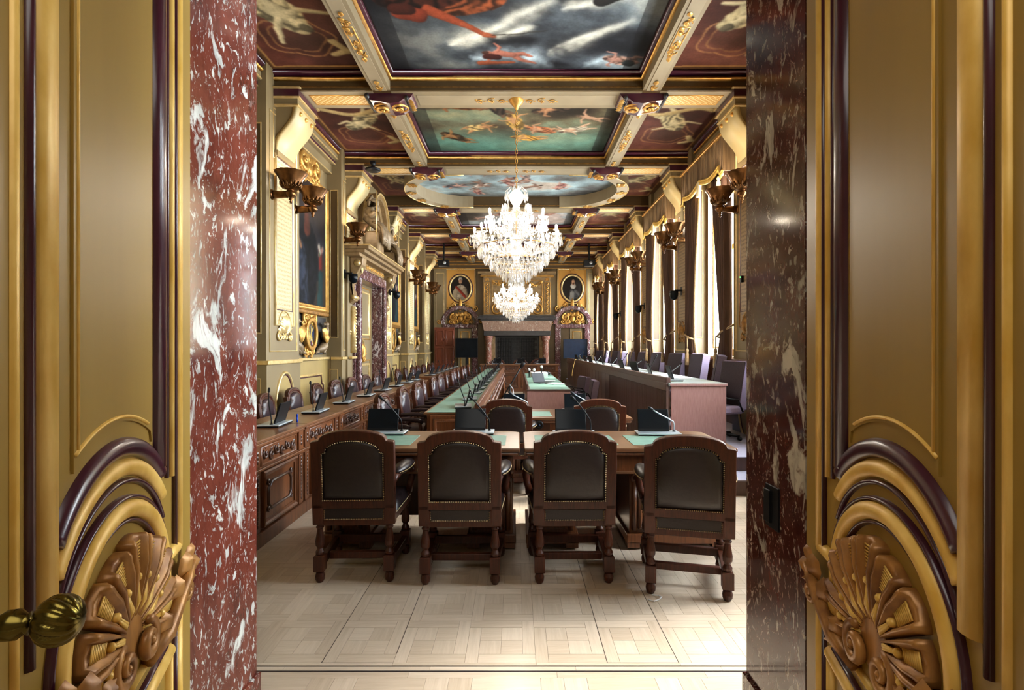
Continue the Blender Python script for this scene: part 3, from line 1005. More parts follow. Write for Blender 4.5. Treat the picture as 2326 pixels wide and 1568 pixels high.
# ================================================================== SIDE WALLS
PIL = [(b - 0.25, b + 0.86) for b in BEAMS]     # pilaster extents along the room
def curve_S(n=14):
    """bracket profile: (projection from the pilaster, height)"""
    pts = []
    for k in range(n + 1):
        t = k / n
        pts.append((0.33 - 0.30 * (t - 0.13 * math.sin(2 * PI * t)), 5.105 - 0.645 * t))
    return pts
def build_side(side):
    K = 'L' if side < 0 else 'R'
    T = frame(K, XW); TP = frame(K, XP)
    nm = 'wall_left' if side < 0 else 'wall_right'
    w = MB(T)
    openings = []
    if side > 0:
        for i in range(6):
            a = PIL[i][1] + 0.10
            b = (PIL[i + 1][0] - 0.10) if i < 5 else YF - 0.62
            openings.append((a, b))
        openings.insert(0, (2.75, PIL[0][0] - 0.10))
        ZO0, ZO1 = LEDGE + 0.03, 4.75
        # wall above, below and between the windows
        w.box(YN, YF, 0, ZO0, -0.55, 0).box(YN, YF, ZO1, ZC + .05, -0.55, 0)
        s = YN
        for a, b in openings + [(YF, YF)]:
            w.box(s, a, ZO0, ZO1, -0.55, 0); s = b
        wall = w.put(nm, 'olive')
        tag(wall, 'window wall with olive and gilt pilasters', 'wall', kind='structure')
    else:
        w.box(YN, YF, 0, ZC + .05, -0.3, 0)
        wall = w.put(nm, 'olive')
        tag(wall, 'olive wall with gilt pilasters facing the windows', 'wall', kind='structure')
    # dado below the ledge and the ledge itself
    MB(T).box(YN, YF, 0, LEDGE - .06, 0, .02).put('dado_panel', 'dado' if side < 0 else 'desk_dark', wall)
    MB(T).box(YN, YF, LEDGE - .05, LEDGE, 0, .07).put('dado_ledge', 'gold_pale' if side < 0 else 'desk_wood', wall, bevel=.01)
    MB(T).box(YN, YF, 0, .18, .02, .05).put('skirting_board', 'olive_dark', wall)
    # cornice along the wall head
    cn = MB(T)
    for (z0, z1, d) in ((5.06, 5.24, .10), (5.24, 5.34, .17), (5.34, ZC, .22)):
        cn.box(YN, YF, z0, z1, 0, d)
    cn.put('cornice', 'olive', wall)
    for z, d in ((5.065, .10), (5.25, .17), (5.35, .22)):
        MB(T).box(YN, YF, z, z + .018, d, d + .012).put('gilt_line', 'gold_pale', wall)
    MB(T).box(YN, YF, 5.27, 5.32, .17, .176).put('purple_line', 'purple', wall)
    for i, (a, b) in enumerate(PIL):
        p = MB(TP).box(a, b, 0, ZC, -(XW - XP) - .02, 0).put('pilaster', 'olive', wall)
        cs, hw = (a + b) / 2, (b - a) / 2
        # ledge, dado oval and side panels
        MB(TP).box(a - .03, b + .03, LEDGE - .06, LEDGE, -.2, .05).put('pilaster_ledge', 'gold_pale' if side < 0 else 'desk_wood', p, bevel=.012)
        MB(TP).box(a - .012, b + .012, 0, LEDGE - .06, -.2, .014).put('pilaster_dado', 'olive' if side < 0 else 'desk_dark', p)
        MB(TP).sweep(arc(cs, .78, .30, 0, 2 * PI, 32, .50)[:-1], hr(.022, .03, .014), True).put('oval_moulding', 'gold_pale', p, True)
        MB(TP).sweep(arc(cs, .78, .268, 0, 2 * PI, 32, .468)[:-1], hr(.012, .016, .014), True).put('oval_inner_line', 'purple', p, True)
        MB(TP).prism(arc(cs, .78, .26, 0, 2 * PI, 32, .46)[:-1], .012, .018).put('oval_field', 'dado', p)
        # camera-facing return of the pilaster
        Y = Matrix(((side * -1, 0, 0, side * XP), (0, 0, -1, a), (0, 1, 0, 0), (0, 0, 0, 1)))
        Y = Matrix(((side, 0, 0, side * XP), (0, 0, -1, a), (0, 1, 0, 0), (0, 0, 0, 1)))
        for z0, z1 in ((.25, 1.22), (1.85, 4.75)):
            MB(Y).rect(.07, .22, z0, z1, hr(.010, .014)).put('return_moulding', 'gold_pale', p, True)
            MB(Y).box(.085, .205, z0 + .015, z1 - .015, 0, .004).put('return_panel', 'olive_dark', p)
        # inscription tablet with its frame, palmette and cresting
        t0, t1, zb, zt = cs - .30, cs + .30, 1.98, 4.42
        tb = MB().box(-.006, .006, -.30, .30, -(zt - zb) / 2, (zt - zb) / 2)
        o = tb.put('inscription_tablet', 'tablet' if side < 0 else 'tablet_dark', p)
        o.location = TP @ Vector((cs, (zb + zt) / 2, .006))
        fr = [(t0, zb), (cs - .19, zb)] + [q for q in arc(cs, zb + .02, .19, PI, 0, 14)] + [(cs + .19, zb), (t1, zb), (t1, zt), (t0, zt)]
        fr2 = [(t0 + .0, zb), (cs - .19, zb)] + arc(cs, zb + .02, .19, PI, 0, 14)[1:-1] + [(cs + .19, zb), (t1, zb), (t1, zt), (t0, zt)]
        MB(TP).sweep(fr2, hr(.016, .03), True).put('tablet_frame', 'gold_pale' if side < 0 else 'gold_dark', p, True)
        MB(TP).rect(t0 + .03, t1 - .03, zb + .22, zt - .03, hr(.010, .022)).put('tablet_inner_line', 'purple', p, True)
        pm = MB(TP)
        for q in range(9):
            aa = PI / 2 + (q - 4) * .30
            pm.leaf(cs, zb - .10, .26 - .012 * abs(q - 4), aa, .20, 0, .3)
        for e in (-1, 1):
            pm.spiral(cs + e * .17, zb - .17, .07, 1.3, PI / 2, -e, .3, 0)
            pm.spiral(cs + e * .06, zb - .17, .05, 1.3, PI / 2, e, .3, 0)
            pm.leaf(cs + e * .1, zb - .12, .13, PI / 2 - e * .9, .35, 0)
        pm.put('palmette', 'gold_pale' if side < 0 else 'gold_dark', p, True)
        # edge lines of the pilaster face
        MB(TP).rect(a + .10, b - .10, 1.60, 4.98, hr(.009, .012)).put('gilt_frame', 'gold_pale', p, True)
        # capital: stepped blocks and the scrolled bracket
        c0, c1 = BEAMS[i] + .02, BEAMS[i] + .62
        MB(TP).box(c0 - .05, c1 + .05, 5.22, 5.34, -.1, .36).put('capital_band', 'purple', p)
        for z, d, e in ((5.33, .385, .075), (5.20, .37, .06), (5.098, .345, .038)):
            MB(TP).box(c0 - e, c1 + e, z, z + .022, -.1, d).put('gilt_line', 'gold_pale', p)
        MB(TP).box(c0 - .03, c1 + .03, 5.10, 5.22, -.1, .335).put('capital_block', 'olive', p)
        ss = curve_S()
        br = MB(TP)
        n = len(ss)
        vs = [(s_, z, d) for s_ in (c0, c1) for (d, z) in ss] + [(s_, z + .01, max(0, d - .07)) for s_ in (c0, c1) for (d, z) in ss]
        fs = []
        for q in range(n - 1):
            fs += [(q, q + 1, n + q + 1, n + q), (2 * n + q, 3 * n + q, 3 * n + q + 1, 2 * n + q + 1), (q, 2 * n + q, 2 * n + q + 1, q + 1), (n + q, n + q + 1, 3 * n + q + 1, 3 * n + q)]
        fs += [(0, n, 3 * n, 2 * n), (n - 1, 3 * n - 1, 4 * n - 1, 2 * n - 1)]
        br.add(vs, fs).put('bracket', 'bracket_paint', p, True)
        ck = [(0.0, 5.105)] + [(d - .03, z) for d, z in ss] + [(0.0, 4.46)]
        k2 = len(ck)
        MB(TP).add([(s_, z, d) for s_ in (c0 + .012, c1 - .012) for d, z in ck], [tuple(range(k2)), tuple(range(k2, 2 * k2))]).put('bracket_cheek', 'olive', p)
        bd = MB(TP)
        for q in range(3):
            bd.ball((c0 + .1 + q * .2, 5.03, .32), .035, 8, 5)
        bd.put('bracket_bead', 'gold', p, True)
        for e in (c0 - .0, c1 + .0):
            MB(TP).rect(c0 - .05, c1 + .05, 4.36, 5.06, hr(.008, .010)).put('gilt_frame', 'gold_pale', p, True); break
        MB(TP).box(c0 - .02, c1 + .02, 4.40, 4.47, 0, .05).put('bracket_foot', 'olive', p)
    return wall, openings
wall_l, _ = build_side(-1)
wall_r, OPEN = build_side(1)

# end wall and its cornice
wf = MB().box(-XW - .3, XW + .3, YF, YF + .3, 0, ZC + .1)
wall_f = wf.put('wall_far', 'wall_end')
tag(wall_f, 'olive end wall behind the fireplace', 'wall', kind='structure')
TF = frame('F', YF)
for z0, z1, d in ((5.08, 5.22, .12), (5.22, 5.36, .2), (5.36, ZC, .28)):
    MB(TF).box(-XW, XW, z0, z1, 0, d).put('cornice', 'olive_dark', wall_f)
    MB(TF).box(-XW, XW, z0 + .005, z0 + .03, d, d + .015).put('gilt_line', 'gold', wall_f)
for sg in (-1, 1):
    a, b = sorted((sg * 3.05, sg * 3.6))
    MB(TF).box(a, b, 0, 5.08, 0, .12).put('corner_pier', 'olive', wall_f)
    MB(TF).rect(a + .1, b - .1, 1.6, 4.9, hr(.012, .014, .12)).put('gilt_frame', 'gold_pale', wall_f, True)
# ================================================================== PAINTED PANELS (colours worked out per point)
class Canvas:
    def __init__(s, w, h, nx, ny, bg):
        s.w, s.h, s.nx, s.ny = w, h, nx, ny
        s.X, s.Y = np.meshgrid(np.linspace(0, w, nx), np.linspace(0, h, ny))
        s.im = np.ones((ny, nx, 3)) * np.array(bg) / 255.0
    def fbm(s, seed, f=1.0, octv=5, sx=1.0, sy=1.0, rot=0.0):
        r = np.random.RandomState(seed)
        x = s.X * math.cos(rot) + s.Y * math.sin(rot); y = -s.X * math.sin(rot) + s.Y * math.cos(rot)
        out = np.zeros_like(s.X); amp = 0.5
        for o in range(octv):
            g = r.rand(64, 64)
            u = (x * f * sx * 2 ** o + 11.3 * o) % 64; v = (y * f * sy * 2 ** o + 7.7 * o) % 64
            i, j = u.astype(int) % 64, v.astype(int) % 64
            a, b = u - np.floor(u), v - np.floor(v)
            a = a * a * (3 - 2 * a); b = b * b * (3 - 2 * b)
            i2, j2 = (i + 1) % 64, (j + 1) % 64
            out += amp * (g[j, i] * (1 - a) * (1 - b) + g[j, i2] * a * (1 - b) + g[j2, i] * (1 - a) * b + g[j2, i2] * a * b)
            amp *= 0.5
        return out
    def blend(s, col, m):
        col = np.array(col) / 255.0 if not isinstance(col, np.ndarray) else col
        s.im = s.im * (1 - m[..., None]) + col * m[..., None]
    def clouds(s, cols, seed, f=0.9, sx=1.0, sy=1.0, rot=0.0, con=2.2):
        n = np.clip((s.fbm(seed, f, 6, sx, sy, rot) - 0.48) * con * 1.5 + 0.5, 0, 1) * (len(cols) - 1)
        c = np.array(cols) / 255.0
        i = np.clip(n.astype(int), 0, len(cols) - 2); t = (n - i)[..., None]
        s.im = c[i] * (1 - t) + c[i + 1] * t
    def capsule(s, p, q, r0, r1, col, sh=0.55, light=(-.5, -.6), soft=0.012):
        px, py = p; dx, dy = q[0] - px, q[1] - py
        L = dx * dx + dy * dy + 1e-9
        t = np.clip(((s.X - px) * dx + (s.Y - py) * dy) / L, 0, 1)
        ex, ey = s.X - px - t * dx, s.Y - py - t * dy
        d = np.hypot(ex, ey); r = r0 + (r1 - r0) * t
        m = np.clip((r - d) / soft + 0.5, 0, 1)
        if m.max() <= 0: return
        k = np.clip(d / r, 0, 1)
        l = 0.5 + 0.5 * (ex * light[0] + ey * light[1]) / (r + 1e-9)
        shade = (1 - sh) + sh * np.clip(0.25 + 0.9 * l - 0.25 * k ** 3, 0, 1.15)
        c = np.clip(np.array(col)[None, None] / 255.0 * shade[..., None], 0, 1)
        s.im = s.im * (1 - m[..., None]) + c * m[..., None]
    def cloth(s, p, q, w, col, seed, sh=0.6):
        n = s.fbm(seed, 3.0, 4)
        px, py = p; dx, dy = q[0] - px, q[1] - py
        L = math.hypot(dx, dy) + 1e-9
        t = ((s.X - px) * dx + (s.Y - py) * dy) / L / L
        e = ((s.X - px) * -dy + (s.Y - py) * dx) / L
        prof = w * np.sqrt(np.clip(1 - (2 * t - 1) ** 2, 0, 1)) * (0.65 + 0.8 * n)
        m = np.clip((prof - np.abs(e)) / 0.02 + 0.5, 0, 1) * ((t > 0) & (t < 1))
        f = np.clip(0.5 + 0.5 * np.sin(e / w * 4 + n * 26), 0, 1) * (.6 + .8 * n)
        c = np.array(col)[None, None] / 255.0 * ((1 - sh) + sh * f)[..., None]
        s.im = s.im * (1 - m[..., None]) + c * m[..., None]
    def figure(s, x, y, k, a, skin, seed, cloth=None, cl2=None):
        R = random.Random(seed)
        def P(u, v): return (x + k * (u * math.cos(a) - v * math.sin(a)), y + k * (u * math.sin(a) + v * math.cos(a)))
        if cloth: s.cloth(P(-.5, -.1), P(.9, .15), k * .28, cloth, seed)
        if cl2: s.cloth(P(-.2, -.4), P(.5, .4), k * .2, cl2, seed + 1)
        hip, ch = P(.42, 0), P(-.05, .02)
        for sg in (-1, 1):
            kn = P(.78 + R.uniform(-.1, .1), sg * R.uniform(.1, .3)); ft = P(1.15 + R.uniform(-.25, .1), sg * R.uniform(.0, .35))
            s.capsule(hip, kn, k * .12, k * .085, skin); s.capsule(kn, ft, k * .085, k * .045, skin)
        s.capsule(ch, hip, k * .155, k * .135, skin)
        if cloth: s.cloth(P(.2, -.2), P(.75, .2), k * .16, cloth, seed + 2)
        for sg in (-1, 1):
            el = P(R.uniform(-.25, .1), sg * R.uniform(.28, .4)); hd = P(R.uniform(-.45, .1), sg * R.uniform(.45, .65))
            s.capsule(P(-.05, sg * .12), el, k * .065, k * .055, skin); s.capsule(el, hd, k * .055, k * .035, skin)
        s.capsule(P(-.18, .0), P(-.26, .01), k * .06, k * .06, skin)
        s.capsule(P(-.30, .01), P(-.36, .02), k * .1, k * .095, skin)
        s.capsule(P(-.37, .0), P(-.43, .0), k * .09, k * .07, tuple(v * .45 for v in skin))
    def smear(s, p, q, w, col, seed, al=1.0):
        """soft broken brush of light"""
        n = s.fbm(seed, 1.6, 5); n2 = s.fbm(seed + 50, 5.0, 3)
        px, py = p; dx, dy = q[0] - px, q[1] - py
        L = math.hypot(dx, dy) + 1e-9
        t = ((s.X - px) * dx + (s.Y - py) * dy) / L / L
        e = ((s.X - px) * -dy + (s.Y - py) * dx) / L + (n - .48) * w * 3
        g = np.exp(-(e / w) ** 2) * np.clip(1.25 - np.abs(2 * t - 1 + (n2 - .48)) ** 3 * 1.25, 0, 1) * ((t > -.15) & (t < 1.15))
        s.blend(col, np.clip(g * (0.25 + 1.3 * n2), 0, 1) * al)
    def warp(s, seed, amp=.06, f=1.6):
        """break up outlines with a wandering brush"""
        dx = (s.fbm(seed, f, 5) - .48) * 2 * amp; dy = (s.fbm(seed + 9, f, 5) - .48) * 2 * amp
        i = np.clip(((s.X + dx) / s.w * (s.nx - 1)).round().astype(int), 0, s.nx - 1)
        j = np.clip(((s.Y + dy) / s.h * (s.ny - 1)).round().astype(int), 0, s.ny - 1)
        s.im = s.im[j, i]
        k = s.im.copy()
        for ax in (0, 1): k = (np.roll(k, 1, ax) + 2 * k + np.roll(k, -1, ax)) / 4
        s.im = k * (.82 + .36 * s.fbm(seed + 3, 6.0, 4))[..., None]
    def stroke(s, pts, r, col, sh=.3):
        for p, q in zip(pts[:-1], pts[1:]): s.capsule(p, q, r, r, col, sh)
    def build(s, name, T, mat='painted_canvas', mask=None):
        """canvas (x,y) -> T"""
        nx, ny = s.nx, s.ny
        co = np.stack([s.X.ravel(), s.Y.ravel(), np.zeros(nx * ny), np.ones(nx * ny)], 1)
        w = co @ np.array(T).T
        idx = np.arange(nx * ny).reshape(ny, nx)
        f = np.stack([idx[:-1, :-1], idx[:-1, 1:], idx[1:, 1:], idx[1:, :-1]], -1).reshape(-1, 4)
        if mask is not None:
            f = f[mask.ravel()[f].all(1)]
        me = bpy.data.meshes.new(name)
        me.from_pydata(w[:, :3].tolist(), [], f.tolist())
        at = me.color_attributes.new('Col', 'FLOAT_COLOR', 'POINT')
        c = np.clip(s.im, 0, 1).reshape(-1, 3)
        c = np.where(c <= .04045, c / 12.92, ((c + .055) / 1.055) ** 2.4)
        at.data.foreach_set('color', np.concatenate([c, np.ones((len(c), 1))], 1).astype(np.float32).ravel())
        me.materials.append(MATS[mat])
        return me

def ceil_T(x0, y0):
    return Matrix(((1, 0, 0, x0), (0, 1, 0, y0), (0, 0, -1, ZC - 0.004), (0, 0, 0, 1)))
FL = (206, 150, 118)
def border(cv, w, col):
    m = ((cv.X < w) | (cv.X > cv.w - w) | (cv.Y < w) | (cv.Y > cv.h - w)).astype(float)
    cv.blend(col, m * 0.9)
# --- main panels; canvas x = X + 1.8, canvas y = Y - y0
def main_panel(i):
    y0, y1 = bays[i]
    h = y1 - y0
    res = [(330, 250), (260, 180), (300, 170), (160, 90), (120, 70), (100, 60)][i]
    wid = 3.6 if i != 2 else 5.4
    x0 = -wid / 2
    cv = Canvas(wid, h, res[0], res[1], (50, 50, 55))
    if i == 0:
        cv.clouds([(24, 24, 28), (44, 46, 50), (66, 72, 78), (92, 100, 104), (124, 130, 130), (166, 168, 160)], 5, .8, 1.0, 1.7, .35, 1.7)
        cv.blend((18, 16, 18), np.clip((1.45 - cv.X) / 1.3, 0, 1) * .6)
        for p, q, w in (((1.0, 1.9), (2.3, 1.0), .12), ((2.2, 2.1), (3.2, 1.4), .09), ((1.5, 1.72), (2.1, 1.5), .09), ((2.4, 1.2), (3.3, .9), .1), ((.9, 1.95), (1.4, 1.7), .08)):
            cv.smear(p, q, w * 1.2, (204, 200, 182), int(p[0] * 9)); cv.smear(p, q, w * .5, (226, 222, 206), int(p[0] * 9) + 1)
        cv.blend((128, 140, 146), np.clip((cv.X - 2.5) / 1.2, 0, 1) * .35 * cv.fbm(3, 1.5))
        # red-lit figure leaning in at the near side
        cv.cloth((.2, 1.05), (1.6, .75), .34, (74, 34, 24), 8, .7); cv.cloth((.9, 1.25), (1.7, 1.0), .14, (150, 76, 42), 9, .7)
        cv.capsule((.75, 1.2), (1.15, 1.5), .08, .06, (170, 76, 46)); cv.capsule((1.15, 1.5), (1.42, 1.68), .055, .035, (176, 84, 52))
        cv.capsule((1.42, 1.68), (1.52, 1.72), .05, .04, (196, 104, 66)); cv.capsule((1.5, 1.70), (2.2, 1.62), .01, .008, (60, 56, 50))
        cv.capsule((.45, 1.25), (.62, 1.3), .13, .12, (150, 62, 40)); cv.capsule((.4, 1.2), (.5, 1.2), .1, .1, (70, 30, 22))
        # falling putti
        cv.smear((1.25, 2.22), (2.3, 2.28), .20, (190, 208, 216), 4)
        cv.figure(1.55, 2.13, .46, .15, (196, 122, 100), 4, None)
        cv.capsule((1.40, 2.20), (1.52, 2.22), .06, .06, (74, 34, 30)); cv.capsule((1.32, 2.36), (1.75, 2.34), .05, .03, (170, 90, 60))
        cv.smear((2.6, 2.33), (3.6, 2.42), .16, (196, 216, 224), 6); cv.figure(3.12, 2.25, .38, .05, (206, 152, 134), 11, (214, 170, 150))
        cv.capsule((3.3, 2.33), (3.36, 2.36), .07, .06, (60, 66, 66)); cv.capsule((2.75, 1.05), (3.1, .95), .1, .01, (40, 36, 34))
    elif i == 1:
        cv.clouds([(38, 30, 22), (62, 50, 36), (92, 84, 62), (110, 116, 92), (136, 132, 100)], 12, .7, 1, 1.3, .2, 2.0)
        cv.blend((92, 138, 122), np.clip((cv.Y - h * .52) / (h * .28), 0, 1) * np.clip(1.3 - cv.fbm(31, 1.6), 0, 1) * .85)
        cv.blend((40, 32, 26), np.clip((.25 * h - cv.Y) / .5, 0, 1) * .5)
        spec = [(.75, .45, .55, .2, (150, 96, 56), (120, 70, 34)), (1.25, 1.35, .42, 2.8, (196, 140, 92), (212, 176, 110)), (.6, 1.75, .45, .6, (176, 124, 74), (90, 66, 40)),
                (1.75, 1.05, .5, 1.2, (206, 150, 100), (206, 160, 80)), (2.15, 1.45, .42, .2, (208, 152, 112), (196, 116, 70)), (2.3, .7, .5, -.4, (190, 136, 96), (80, 62, 50)),
                (2.75, 1.5, .42, -.5, (224, 176, 140), (232, 214, 180)), (3.0, .95, .4, .3, (214, 164, 130), None), (1.9, 1.85, .4, 0, (214, 160, 100), (222, 160, 70)), (1.4, .55, .45, .9, (120, 86, 60), (70, 54, 44))]
        for q, (x, y, k, a, sk, cl) in enumerate(spec): cv.figure(x, y, k, a, sk, 40 + q, cl)
    elif i == 2:
        cv.clouds([(54, 52, 50), (92, 90, 86), (126, 140, 142), (160, 178, 180), (176, 160, 144)], 21, .6, 1, 1.4, .1, 2.0)
        for q in range(13):
            R = random.Random(q + 3)
            cv.figure(R.uniform(.9, 4.5), R.uniform(.5, 2.1), R.uniform(.32, .45), R.uniform(-3, 3), (206, 160, 140) if q % 2 else (150, 112, 92), 60 + q, R.choice([(170, 110, 100), (206, 190, 176), (90, 84, 90), (150, 130, 120), None]))
    else:
        cv.clouds([(60, 52, 44), (110, 100, 92), (150, 156, 156), (170, 150, 138)], 30 + i, .7, 1, 1.3, .1, 2.0)
        for q in range(8):
            R = random.Random(q + 13 * i)
            cv.figure(R.uniform(.5, 3.1), R.uniform(.4, h - .3), R.uniform(.34, .45), R.uniform(-3, 3), (206, 160, 136), 80 + q, R.choice([(170, 110, 90), (206, 190, 176), None]))
    mask = None
    if i == 2:
        cv.warp(9, .06, 1.8)
        xm = np.abs(cv.X - wid / 2); ymid = np.abs(cv.Y - h / 2)
        mask = (np.hypot(np.maximum(xm - 1.12, 0), ymid) < 1.36)
    else:
        cv.warp(7 + i, .05 if i else .06, 1.8)
        border(cv, .07, (34, 22, 18))
        m = ((cv.X < .30) | (cv.X > wid - .30)) & (cv.X > .07) & (cv.X < wid - .07)
        cv.blend((30, 26, 24) if i else (26, 24, 26), m * .45)
    o = link('painted_panel', cv.build('painted_panel', ceil_T(x0, y0), mask=mask), None, ceil)
    o['label'] = ['stormy painting of dark clouds with tumbling figures', 'painting of winged figures over a green sky', 'oval painting of pink figures in a pale blue sky', 'pale cloudy painting of rosy figures', 'small cloudy painting with rosy figures', 'farthest painted panel near the end wall'][i]
for i in range(6): main_panel(i)

def side_panel(i, sg):
    y0, y1 = bays[i]
    h = y1 - y0; wid = 3.52 - LB1
    res = [(110, 190), (100, 130), (80, 90), (50, 60), (40, 40), (30, 30)][i]
    cv = Canvas(wid, h, res[0], res[1], (92, 52, 40))
    cv.clouds([(58, 30, 24), (92, 50, 40), (120, 74, 60)], 50 + i * 2 + sg, .9, 1, 1, 0, 1.6)
    bd = .13
    m = (cv.X < bd) | (cv.X > wid - bd) | (cv.Y < bd) | (cv.Y > h - bd)
    cv.blend((86, 60, 36), m * .85)
    cv.stroke([(bd, bd), (wid - bd, bd), (wid - bd, h - bd), (bd, h - bd), (bd, bd)], .012, (196, 150, 84), .1)
    cm = (232, 212, 164)
    cx = wid / 2; cy = h * (.52 if i == 0 else .5)
    # roundel with scrolled outline
    for rr, c in ((.46, (176, 130, 80)), (.34, (150, 108, 66))):
        pts = [(cx + rr * (1 + .08 * math.cos(5 * a)) * math.cos(a), cy + .42 + rr * .9 * (1 + .08 * math.cos(5 * a)) * math.sin(a)) for a in np.linspace(0, 2 * PI, 40)]
        cv.stroke(pts, .009, c, .1)
    cv.blend((70, 44, 34), np.clip(1 - np.hypot(cv.X - cx, (cv.Y - cy - .42) * 1.1) / .33, 0, 1) ** .3 * .6)
    a = (2.2 if sg < 0 else .9) if i != 1 else (1.0 if sg < 0 else 2.2)
    cv.figure(cx, cy - .05, 0.86 if i == 0 else .62, -a, cm, 90 + i + sg, (206, 186, 140))
    # ribbon banner
    ry = cy - .75 if i == 0 else cy - .55
    pts = [(cx - .5 + t, ry + .12 * math.sin(t * 5 + sg)) for t in np.linspace(0, 1.0, 14)]
    cv.stroke(pts, .065, (206, 178, 122), .35)
    cv.stroke([(cx + .42, cy + .5), (cx + .55, cy + .72), (cx + .35, cy + .8)], .06, (206, 180, 130), .5)
    cv.warp(4 + i, .022, 2.0)
    mask = None
    if i == 2:
        wx = np.abs(cv.X + (LB1 if sg > 0 else -3.52))
        mask = np.hypot(np.maximum(wx - 1.12, 0), cv.Y - h / 2) > 1.34
    o = link('painted_panel', cv.build('painted_panel', ceil_T(LB1 if sg > 0 else -3.52, y0), mask=mask), None, ceil)
for i in range(6):
    for sg in (-1, 1): side_panel(i, sg)
# ================================================================== WINDOWS, CURTAINS, VALANCES (right wall)
TR = frame('R', XW)
ZO0, ZO1 = LEDGE + 0.03, 4.75
def window(i, a, b):
    w = empty('window_%d' % (i + 1))
    tag(w, 'tall daylit window, %s from the doorway' % ORD[i], 'window', kind='structure')
    # painted reveals with panels
    for s0, s1, f in ((a - .012, a + .012, 1), (b - .012, b + .012, -1)):
        MB(TR).box(s0, s1, ZO0, ZO1, -.42, .0).put('reveal', 'cream', w)
        Tq = Matrix(((1, 0, 0, XW + .0), (0, 0, f, s1 if f > 0 else s0), (0, 1, 0, 0), (0, 0, 0, 1)))
        MB(Tq).rect(.10, .32, ZO0 + .15, ZO1 - .15, hr(.012, .014)).put('reveal_moulding', 'gold_dark', w, True)
    MB(TR).box(a, b, ZO0 - .04, ZO0, -.45, .06).put('window_sill', 'cream', w, bevel=.01)
    MB(TR).box(a, b, ZO1 - .02, ZO1, -.45, 0).put('reveal_head', 'cream', w)
    # frame, mullion, transom and panes
    n0, n1 = -.47, -.41
    fr = MB(TR)
    fr.box(a, a + .09, ZO0, ZO1, n0, n1).box(b - .09, b, ZO0, ZO1, n0, n1).box(a + .09, b - .09, ZO0, ZO0 + .12, n0, n1).box(a + .09, b - .09, ZO1 - .09, ZO1, n0, n1)
    fr.put('window_frame', 'window_frame', w, bevel=.006)
    c = (a + b) / 2
    MB(TR).box(c - .045, c + .045, ZO0 + .12, ZO1 - .09, n0, n1 + .01).put('mullion', 'window_frame', w, bevel=.006)
    MB(TR).box(a + .09, b - .09, 3.55, 3.64, n0, n1 + .005).put('transom', 'window_frame', w, bevel=.006)
    for s0, s1 in ((a + .09, c - .045), (c + .045, b - .09)):
        for z0, z1 in ((ZO0 + .12, 3.55), (3.64, ZO1 - .09)):
            MB(TR).box(s0, s1, z0, z1, -.445, -.440).put('pane', 'pane', w)
    p = area('daylight_portal', (XW + .53, c, (ZO0 + ZO1) / 2), (0, PI / 2, 0), ZO1 - ZO0, b - a, 1, portal=True)
    p.name = 'daylight_portal'
for i, (a, b) in enumerate(OPEN): window(i, a, b)

def curtain_mesh(a, b, d, top=4.75, bot=0.95, tie=1.82, wt=.26):
    """hangs from s=a (window edge) spreading towards the middle by (b); d=+1/-1"""
    nz, nx = 40, 64
    vs = []
    for j in range(nz + 1):
        z = top + (bot - top) * j / nz
        if z > tie:
            q = (z - tie) / (top - tie)
            w = wt + (b - wt) * (q ** 1.1)
        else:
            w = wt + .10 * min(1, (tie - z) / .3)
        for i in range(nx + 1):
            t = i / nx
            amp = .045 + .02 * math.sin(3 * t + 1)
            nn = .36 + amp * math.sin(t * 2 * PI * 6.5 + .5 * math.sin(z * 1.7)) + .02 * math.sin(t * 41)
            vs.append((a + d * w * t, z, nn))
    fs = [(j * (nx + 1) + i, j * (nx + 1) + i + 1, (j + 1) * (nx + 1) + i + 1, (j + 1) * (nx + 1) + i) for j in range(nz) for i in range(nx)]
    edge = [vs[j * (nx + 1) + nx] for j in range(nz + 1)]
    return vs, fs, edge
def tassel(m, s, z, n, k=1.0):
    m.lathe([(.0, 0), (.012 * k, 0), (.022 * k, -.02 * k), (.026 * k, -.05 * k), (.016 * k, -.07 * k), (.03 * k, -.085 * k), (.036 * k, -.2 * k), (.038 * k, -.26 * k), (0, -.26 * k)], 10, (s, n, 0), 'z')
